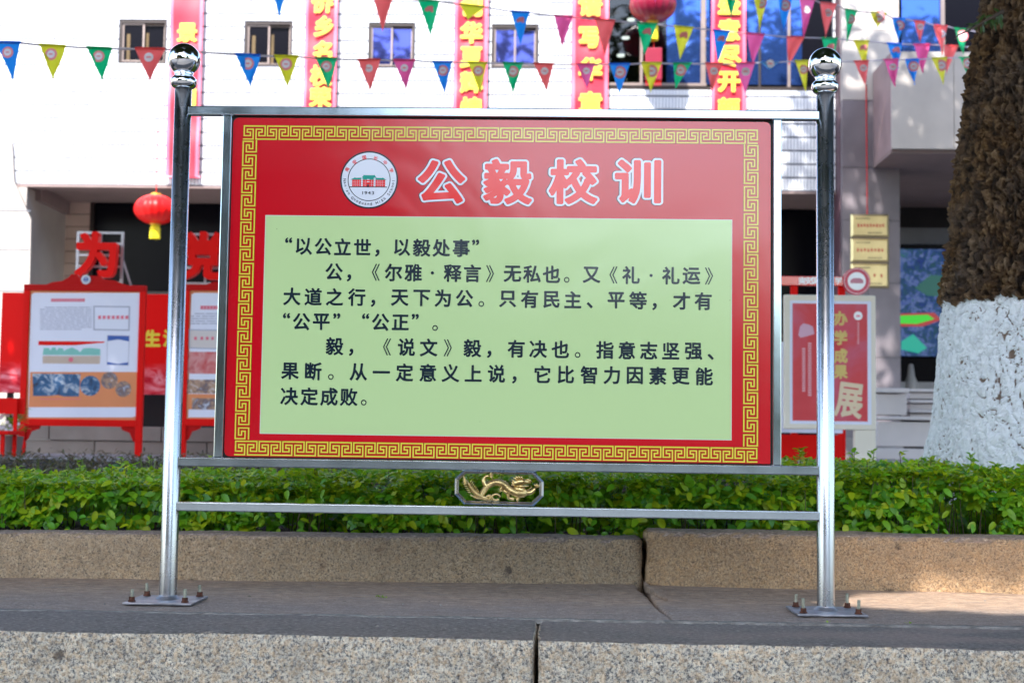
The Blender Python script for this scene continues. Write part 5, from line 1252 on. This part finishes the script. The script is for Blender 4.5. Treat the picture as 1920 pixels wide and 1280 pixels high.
        part('photo', lambda b, y: poly_px(b, [(60, 711), (150, 712), (150, 738), (60, 737)], y, du-10), M_PH2, 2)
        part('photo_band', lambda b, y: poly_px(b, [(58, 738), (150, 739), (150, 768), (58, 767)], y, du-10), M_ORNG, 3)
        part('photo', lambda b, y: poly_px(b, [(70, 746), (140, 747), (140, 768), (70, 767)], y, du-10), M_PH2, 4)
        def tl(b, y):
            for r_ in range(5):
                v = 587+r_*4.6; u = 74 if r_ == 0 else 66
                while u < 150: l = RU(6, 20); rect_px(b, u+du-9, v, u+l+du-9, v+2, y); u += l+RU(1, 3)
        part('text_lines', tl, M_PGREY, 2); last(e)
        def t2(b, y):
            u = 82
            while u < 150: rect_px(b, u+du-6, 573, u+5+du-6, 580, y); u += 6
            for u in (72, 84, 94, 104): rect_px(b, u+du-8, 631, u+5+du-8, 637, y-.003)
        part('heading', t2, M_PPINK, 2.5); last(e)
    # cloud pediment and round badge
    ped = [(88, 534), (100, 529), (118, 527), (130, 520), (135, 514), (146, 515), (150, 520), (172, 517), (190, 518), (196, 524), (215, 526), (226, 530), (240, 534)]
    b = MB(); P = [W(u+du, v, Y) for u, v in ped]; pl = [(p.x, max(p.z, zt+.001)) for p in P]; pl[0] = (pl[0][0], zt+.0005); pl[-1] = (pl[-1][0], zt+.0005)
    b.prism(pl[::-1], Y-.02, Y+.02); b.build('pediment', M_BDRK, e, fixn=True)
    c = W(161+du, 524, Y-.03); b = MB(); 
    b.disc(c.x, c.z, .047, c.y, 28); b.build('badge', M_WHITE, e); b = MB(); b.disc(c.x, c.z, .026, c.y-.002, 20, .018); rect_px(b, 157+du, 522.5, 165+du, 525.5, Y-.033); b.build('badge_mark', M_PBLUE, e)
    return e
display_board(0, 'red framed display board with a poster of text and photographs at the far left', True)
display_board(300, 'red framed display board half hidden behind the left edge of the notice board', False)
M_GALV = mat('galvanised_frame', (.45, .45, .50), .4, .8, var=.1)
def big_char(ch, u, v, size, fr, label):
    Y = 15.95; e = empty('standing_character', (W(u, v, Y).x, Y, W(u, 530, Y).z), label, 'letter sign', 'red three dimensional characters on steel frames behind the display boards')
    p = W(u, v, Y); letters('character', [(ch, p.x, p.z, size*.00604, .98)], Y-.10, M_BRED, e, off=.038, n=100, extrude=.05)
    x0_, x1_, z0_, z1_ = RX(fr[0], fr[1], fr[2], fr[3], Y); s_ = .014; b = MB()
    for x in (x0_, x1_-.03): b.box(x, x+.03, Y-.015, Y+.015, W(300, 547, 16).z, z1_)
    b.build('upright', M_GALV, e, kind='stuff'); b = MB()
    for f in (0, .32, .55, .78, 1): zz = z0_+(z1_-z0_)*f; b.box(x0_+.031, x1_-.031, Y-.012, Y+.012, zz-.025, zz)
    b.box((x0_+x1_)/2-.012, (x0_+x1_)/2+.012, Y+.013, Y+.03, W(300, 547, 16).z+.03, z1_); b.build('cross_bars', M_GALV, e, kind='stuff')
    b = MB(); b.tube([(x1_-.02, Y+.02, z1_-.3), (x1_+.06, Y+.15, z0_-.05)], .012, 6); b.build('brace', M_GALV, e)
big_char('为', 187, 480, 88, (145, 434, 230, 528), 'large red standing character on a steel frame above the leftmost display board')
big_char('党', 386, 482, 92, (345, 437, 425, 530), 'large red standing character partly hidden by the left side of the notice board')
# red hoarding behind
def hoard_mat():
    m, t, b = nodes('hoarding_print'); L = t.links.new; g = N(t, 'ShaderNodeNewGeometry'); sx = N(t, 'ShaderNodeSeparateXYZ'); L(g.outputs['Position'], sx.inputs[0])
    za = W(100, 672, 16).z; zc = W(100, 700, 16).z
    v1 = ramp(t, [(.35, (.45, .01, .03)), (.5, (.72, .10, .14)), (.62, (.85, .35, .42)), (.7, (.6, .03, .06))]); L(noise_(t, scaled(t, g.outputs['Position'], (1, 1, 2.6)), 3.2, 3, .5, 1.2), v1.inputs[0])
    n = noise_(t, g.outputs['Position'], 3, 4, .6); mr = N(t, 'ShaderNodeMapRange', i_1=za, i_2=zc); L(math_(t, 'ADD', sx.outputs[2], math_(t, 'MULTIPLY', n, .06)), mr.inputs[0])
    b.inputs['Specular IOR Level'].default_value = .1; L(mixc(t, (.80, .004, .004), v1.outputs[0], math_(t, 'MULTIPLY', mr.outputs[0], .8)), b.inputs['Base Color']); b.inputs['Roughness'].default_value = .4; return m
ho = empty('hoarding', (W(300, 740, 16).x, 16, .37), 'bright red printed hoarding with yellow characters behind the display boards', 'hoarding')
x0_, x1_, z0_, z1_ = RX(4, 548, 480, 742, 16); b = MB(); b.box(x0_, x1_, 16, 16.06, z0_, z1_); b.build('panel', hoard_mat(), ho, bevel=.005)
for x in np.linspace(x0_+.1, x1_-.1, 4): b = MB(); b.box(x-.03, x+.03, 16.08, 16.14, .37, z1_-.1); b.build('post', M_INT, ho)
letters('character', [(c, W(u, 634, 15.99).x, W(u, 634, 15.99).z, 33*.00606, 1) for c, u in (('生', 285), ('活', 322))], 15.994, M_BYEL, ho, off=.045, n=70)
b = MB(); b.box(x0_+.2, x1_, 17.2, 17.3, .37, W(290, 742, 17.2).z+.05); tag(b.build('planter_wall_and_shade', M_INT), 'dark sheet standing in for the black shade below the red hoarding', 'wall')  # dark sheet stands in for the shaded gap under the hoarding
pw = empty('planter_wall_and_shade', (-4, 15.5, .37), 'low grey stone planter wall behind the legs of the display boards', 'wall'); zt2 = W(290, 800, 15.5).z; zm2 = W(290, 827, 15.5).z
for i in range(9):
    xx = -10+i*1.25; b = MB(); b.box(xx, xx+1.24, 15.5, 15.8, .30, zm2-.006); b.build('stone', mat('planter_stone', (.26, .22, .20), .7, var=.15), pw, bevel=.006)
    b = MB(); b.box(xx-.5, xx+.74, 15.47, 15.82, zm2, zt2); b.build('coping_stone', MATS['planter_stone'], pw, bevel=.008)
# far left bits: red bench and potted flowers
be = empty('bench', (W(15, 830, 13).x, 13, .37), 'small red metal bench at the far left edge', 'bench')
x0_, x1_, z0_, z1_ = RX(-60, 806, 31, 815, 13); b = MB(); b.box(x0_, x1_, 12.8, 13.2, z0_, z1_); b.build('seat', M_BRED, be, bevel=.01)
for x in (x0_+.05, x1_-.09): b = MB(); b.box(x, x+.03, 12.85, 12.88, .37, z0_); b.build('leg', M_BRED, be); b = MB(); b.box(x, x+.03, 13.14, 13.17, .37, W(10, 745, 13).z); b.build('leg', M_BRED, be)
b = MB(); b.box(x0_, x1_, 13.175, 13.2, W(10, 775, 13).z, W(10, 745, 13).z); b.build('backrest', M_BRED, be, bevel=.005)
fp = empty('potted_plant', (W(26, 775, 13.4).x, 13.4, .37), 'small green plant with white and blue flowers beside the red bench', 'plant')
b = MB(); px_, py_ = W(26, 775, 13.4).x, 13.4; b.lathe([(.05, .37), (.08, .38), (.10, .56), (.085, .56), (0, .54)], px_, py_, 20); b.build('pot', M_SOFFIT, fp)
items = []
for _ in range(260): a = RU(0, 6.28); r = .1*R(); items.append(((px_+r*math.cos(a), py_+r*math.sin(a), .56+.28*R()), (math.cos(a), math.sin(a), RU(-.2, 1)), (0, 0, 1), RU(.04, .08), .04, R()))
leaves_object('foliage', items, M_LEAF, fp)
b = MB()
for _ in range(24): b.disc(px_+RU(-.1, .1), RU(.58, .86), .018, py_-.11+RU(-.02, .02), 7)
b.build('flowers', M_WHITE, fp, kind='stuff')
# ------------------------------------------------------------------ right hand poster stands
M_CREAM = mat('cream_frame', (.80, .72, .60), .5, var=.05); M_POR = photo_mat('poster_red_print', [(.62, .03, .04), (.68, .05, .06), (.64, .10, .16), (.60, .03, .03)], 1.2)
ps = empty('poster_stand', (W(1560, 860, 14).x, 14, .37), 'cream framed poster stand with a red poster, behind the right post', 'poster stand'); Y = 14.0
x0_, x1_, z0_, z1_ = RX(1471, 552, 1643, 806, Y); b = MB(); b.box(x0_, x1_, Y, Y+.08, z0_, z1_); b.build('frame', M_CREAM, ps, bevel=.01)
xa_ = W(1603, 830, Y).x; b = MB(); b.box(xa_, x1_, Y+.01, Y+.09, .37, z0_-.002); b.build('leg', M_CREAM, ps, bevel=.006)
b = MB(); rect_px(b, 1481, 563, 1634, 796, Y-.002); b.build('border', M_POST, ps)
b = MB(); rect_px(b, 1486, 568.5, 1627, 790, Y-.004); b.build('poster', M_POR, ps)
its = [(c, W(1576, v, Y).x, W(1576, v, Y).z, 27*.0053, .95) for c, v in zip('办学成果', (597, 633, 667, 697))]
M_PG = mat('poster_gold', (.72, .52, .16), .5, var=.1); M_PCR = mat('poster_cream', (.80, .62, .42), .5, var=.05)
letters('character', its, Y-.006, M_PG, ps, off=.045, n=60)
letters('character', [('展', W(1592, 750, Y).x, W(1592, 750, Y).z, 70*.0053, .75, -.12)], Y-.007, M_PCR, ps, off=.03, n=90)
b = MB(); c = W(1609, 592, Y-.008); b.disc(c.x, c.z, .043, c.y, 24); b.build('badge', M_WHITE, ps); b = MB()
rect_px(b, 1605, 590.5, 1613, 594, Y-.010); b.build('badge_mark', M_PPINK, ps, kind='stuff')
b = MB()
for v in np.arange(604, 644, 3.2): rect_px(b, 1607.5, v, 1611, v+2.4, Y-.006)
for v in np.arange(642, 742, 4.6): rect_px(b, 1515, v, 1521.5, v+3.6, Y-.006)
for v in np.arange(652, 732, 4.6): rect_px(b, 1504, v, 1510, v+3.6, Y-.006)
b.build('text_column', mat('poster_pink', (.78, .36, .40), .5, var=0), ps, kind='stuff')
b = MB(); poly_px(b, [(1497, 628), (1500, 612), (1506, 606), (1516, 608), (1524, 612), (1527, 626), (1510, 631), (1501, 633)], Y-.006); b.build('flourish', mat('poster_lilac', (.70, .40, .52), .5, var=0), ps)
fs_ = empty('signboard', (W(1530, 850, 15).x, 15, .37), 'red sign with school name and a round red emblem above a white board', 'signboard'); Y = 15.0
x0_, x1_, z0_, z1_ = RX(1440, 517, 1590, 536, Y); b = MB(); b.box(x0_, x1_, Y, Y+.05, z0_, z1_); b.build('header', M_HRED, fs_, bevel=.006)
its = [(c, W(u, 526, Y).x, W(u, 526, Y).z, 13.5*.00568, 1) for c, u in zip('南安国光中学', (1504, 1516, 1528, 1541, 1555, 1572))]
letters('character', its, Y-.003, M_WHITE, fs_, off=.03, n=50)
c = W(1606.5, 527, Y-.02); b = MB(); rr = 25.5*.00568
b.add([(c.x+rr*math.cos(a), c.y, c.z+rr*math.sin(a)) for a in [2*math.pi*i/48 for i in range(48)]]+[(c.x+rr*math.cos(a), c.y+.06, c.z+rr*math.sin(a)) for a in [2*math.pi*i/48 for i in range(48)]], [tuple(range(48)), tuple(range(95, 47, -1))]+[(i, 48+i, 48+(i+1) % 48, (i+1) % 48) for i in range(48)])
b.build('emblem_disc', mat('emblem_pink_red', (.62, .04, .09), .35, var=.05), fs_, fixn=True)
b = MB(); b.disc(c.x, c.z, rr*.93, c.y-.002, 48, rr*.90); b.disc(c.x, c.z, rr*.66, c.y-.002, 40); b.build('emblem_field', M_WHITE, fs_)
b = MB(); w0 = rr*.48; b.quadxz(c.x-w0, c.x+w0, c.z-rr*.16, c.z+rr*.05, c.y-.004); b.add([(c.x-w0*1.1, c.y-.004, c.z+rr*.05), (c.x+w0*1.1, c.y-.004, c.z+rr*.05), (c.x+w0*.5, c.y-.004, c.z+rr*.22), (c.x-w0*.5, c.y-.004, c.z+rr*.22)], [(0, 1, 2, 3)]); b.build('emblem_building', mat('emblem_building_pink', (.60, .22, .30), .4, var=0), fs_)
x0_, x1_, z0_, z1_ = RX(1452, 640, 1580, 812, Y); b = MB(); b.box(x0_, x1_, Y, Y+.04, z0_, z1_); b.build('white_board', M_POST, fs_)
x0_, x1_, z0_, z1_ = RX(1452, 814, 1578, 862, Y); b = MB(); b.box(x0_, x1_, Y-.01, Y+.05, z0_, z1_); b.build('base_panel', M_BRED, fs_, bevel=.005)
for u in (1491, 1581): x = W(u, 700, Y).x; b = MB(); b.box(x-.035, x+.035, Y+.051, Y+.1, .37, W(u, 520, Y).z); b.build('post', M_BRED, fs_)
# ------------------------------------------------------------------ bunting
def flag_mat(name, col):
    m = bpy.data.materials.new(name); m.use_nodes = True; t = m.node_tree; b = t.nodes['Principled BSDF']; b.inputs['Base Color'].default_value = (*col, 1); b.inputs['Roughness'].default_value = .5
    tr = N(t, 'ShaderNodeBsdfTranslucent'); tr.inputs[0].default_value = (*col, 1); mx = N(t, 'ShaderNodeMixShader'); mx.inputs[0].default_value = .6
    t.links.new(b.outputs[0], mx.inputs[1]); t.links.new(tr.outputs[0], mx.inputs[2]); t.links.new(mx.outputs[0], t.nodes['Material Output'].inputs[0]); return m
FC = dict(b=flag_mat('flag_blue', (.01, .30, .95)), y=flag_mat('flag_yellow', (.85, .85, .04)), g=flag_mat('flag_green', (.0, .58, .22)), r=flag_mat('flag_red', (1, .16, .16)), p=flag_mat('flag_pink', (.95, .14, .42)), l=flag_mat('flag_light_blue', (.12, .40, .75)))
M_STR = mat('bunting_string', (.62, .55, .66), .6, var=0); M_RINGP = mat('flag_emblem_pink', (.95, .28, .34), .5, var=0); M_RINGW = mat('flag_emblem_white', (.88, .82, .95), .5, var=0)
def bunting(label, dep, flags, ends, emb):
    """flags: colour, left u, right u, top v, tip u, tip v"""
    pts = []
    e0 = ends[0]; loc = W(e0[0], e0[1], dep(e0[0])); e = empty('bunting', loc, label, 'bunting', 'strings of pennants in front of the school')
    for f in flags:
        c, uL, uR, v, ut, vt = f; vv = v if isinstance(v, tuple) else (v, v)
        pts += [(uL, vv[0]), (uR, vv[1])]
    pts = sorted(list(ends)+pts); P = [tuple(W(u, v, dep(u))) for u, v in pts]; b = MB(); b.tube(P, .0085, 6); b.build('string', M_STR, e)
    for f in flags:
        c, uL, uR, v, ut, vt = f; vv = v if isinstance(v, tuple) else (v, v); A = W(uL, vv[0], dep(uL)); C_ = W(uR, vv[1], dep(uR)); T_ = W(ut, vt, dep((uL+uR)/2)); T_.y += RU(-.09, .09)
        n = 8; vs = []; amp = RU(.006, .026)*(A-C_).length*4; ph = RU(0, 6)
        for i in range(n+1):
            f_ = i/n; a = A.lerp(T_, f_); cc = C_.lerp(T_, f_)
            for j in range(7):
                q = a.lerp(cc, j/6); q = q+Vector((0, -.010+amp*math.sin(ph+f_*4+j*.8), 0)); vs.append(q)
        fs = [(i*7+j, i*7+j+1, (i+1)*7+j+1, (i+1)*7+j) for i in range(n) for j in range(6)]
        b = MB(); b.add(vs, fs); fo = b.build('flag', FC[c], e, smooth=True)
        b = MB(); b.tube([tuple(A+Vector((0, -.012, .002))), tuple(C_+Vector((0, -.012, .002)))], .010, 6); b.build('hem', FC[c], fo)
        m_ = A.lerp(C_, .5).lerp(T_, .30 if emb else .27); r = (C_.x-A.x)*.295; y_ = m_.y-.045; m_.x += 0
        if emb:
            if c in 'gby': b = MB(); b.disc(m_.x, m_.z, r, y_, 24); b.build('emblem', M_RINGP, fo)
            b = MB(); b.disc(m_.x, m_.z, r*.66, y_-.003, 20); b.build('emblem_field', M_RINGW, fo); b = MB(); b.quadxz(m_.x-r*.32, m_.x+r*.32, m_.z-r*.1, m_.z+r*.12, y_-.005); b.build('emblem_mark', M_RINGP, fo)
        elif c in 'gby' and vt-vv[0] > 40:
            b = MB(); r *= .55
            for dx, dz, rr_ in ((-.7, -.3, .6), (0, .1, .8), (.7, .3, .7), (.9, -.6, .5)): b.disc(m_.x+dx*r, m_.z+dz*r, rr_*r, y_-.001*(dx+2), 10)
            b.build('print', M_RINGP, fo, kind='stuff')
    return e
dA = lambda u: 1/(1/10.2+(1/19.5-1/10.2)*(u/1900)); dB = lambda u: 1/(1/13.0+(1/20.-1/13.0)*((u-450)/1400)); dC = lambda u: 1/(1/14.5+(1/20.5-1/14.5)*((u-1300)/560))
bunting('lowest string of coloured pennants running behind both ball topped posts', dA,
 [('b', -8, 40, (80, 81), 18, 146), ('y', 74, 124, (85, 88), 104, 151), ('g', 163, 210, (90, 92), 194, 152), ('r', 254, 310, (92, 93), 286, 157), ('b', 442, 488, (103, 105), 471, 165), ('y', 515, 560, (106, 107), 543, 168), ('g', 592, 632, (110, 111), 617, 168), ('r', 671, 713, (113, 113), 694, 171), ('p', 738, 778, (114, 114), 763, 172), ('b', 811, 848, (117, 117), 833, 172), ('y', 878, 913, (118, 119), 900, 172), ('g', 943, 980, (119, 120), 962, 174), ('r', 1001, 1038, (120, 121), 1025, 173), ('p', 1082, 1115, (121, 121), 1100, 173), ('b', 1143, 1181, (121, 121), 1162, 175), ('y', 1203, 1240, (119, 119), 1220, 174), ('g', 1262, 1296, (120, 120), 1266, 168), ('r', 1322, 1355, (120, 120), 1335, 173), ('p', 1378, 1415, (120, 119), 1399, 173), ('l', 1425, 1460, (118, 117), 1442, 134), ('y', 1490, 1515, (115, 115), 1513, 170), ('r', 1601, 1628, (116, 115), 1620, 166), ('p', 1656, 1684, (113, 112), 1681, 160), ('b', 1697, 1723, (113, 112), 1714, 160), ('y', 1747, 1775, (110, 109), 1769, 159), ('g', 1797, 1822, (109, 108), 1818, 152), ('r', 1850, 1876, (106, 105), 1862, 150)],
 [(-260, 62), (1960, 100)], True)
bunting('middle string of pennants crossing the banners down to the right', dB,
 [('b', 508, 537, (-30, -27), 522, 31), ('r', 699, 738, (-9, -5), 717, 59), ('g', 784, 824, (0, 4), 807, 66), ('y', 862, 908, (9, 14), 877, 34), ('b', 958, 993, (22, 24), 976, 86), ('p', 1039, 1074, (30, 33), 1054, 92), ('r', 1115, 1153, (37, 40), 1134, 104), ('g', 1195, 1232, (44, 46), 1208, 106), ('y', 1264, 1300, (50, 53), 1274, 115), ('b', 1337, 1368, (57, 60), 1344, 121), ('p', 1399, 1433, (63, 66), 1411, 122), ('r', 1475, 1508, (70, 71), 1480, 122), ('g', 1540, 1570, (72, 73), 1557, 135), ('y', 1600, 1629, (77, 78), 1621, 129), ('b', 1662, 1690, (82, 83), 1683, 131), ('p', 1712, 1743, (84, 84), 1732, 135), ('r', 1770, 1796, (86, 87), 1776, 137), ('g', 1818, 1841, (89, 90), 1834, 137)],
 [(380, -60), (1960, 92)], False)
bunting('topmost string of pennants at the upper right corner in front of the blue windows', dC,
 [('p', 1222, 1236, (-40, -38), 1228, 10), ('g', 1358, 1386, (-24, -22), 1369, 38), ('y', 1412, 1442, (-13, -11), 1425, 53), ('b', 1457, 1486, (-8, -6), 1470, 58), ('p', 1498, 1528, (-3, 1), 1509, 67), ('r', 1538, 1568, (6, 9), 1547, 72), ('g', 1584, 1607, (18, 22), 1590, 77), ('y', 1633, 1661, (24, 27), 1647, 51), ('b', 1674, 1697, (35, 36), 1684, 83), ('r', 1713, 1734, (40, 42), 1722, 83), ('r', 1751, 1776, (48, 50), 1766, 105), ('g', 1789, 1813, (54, 56), 1803, 106), ('y', 1833, 1857, (61, 63), 1845, 116)],
 [(1150, -60), (1960, 82)], True)
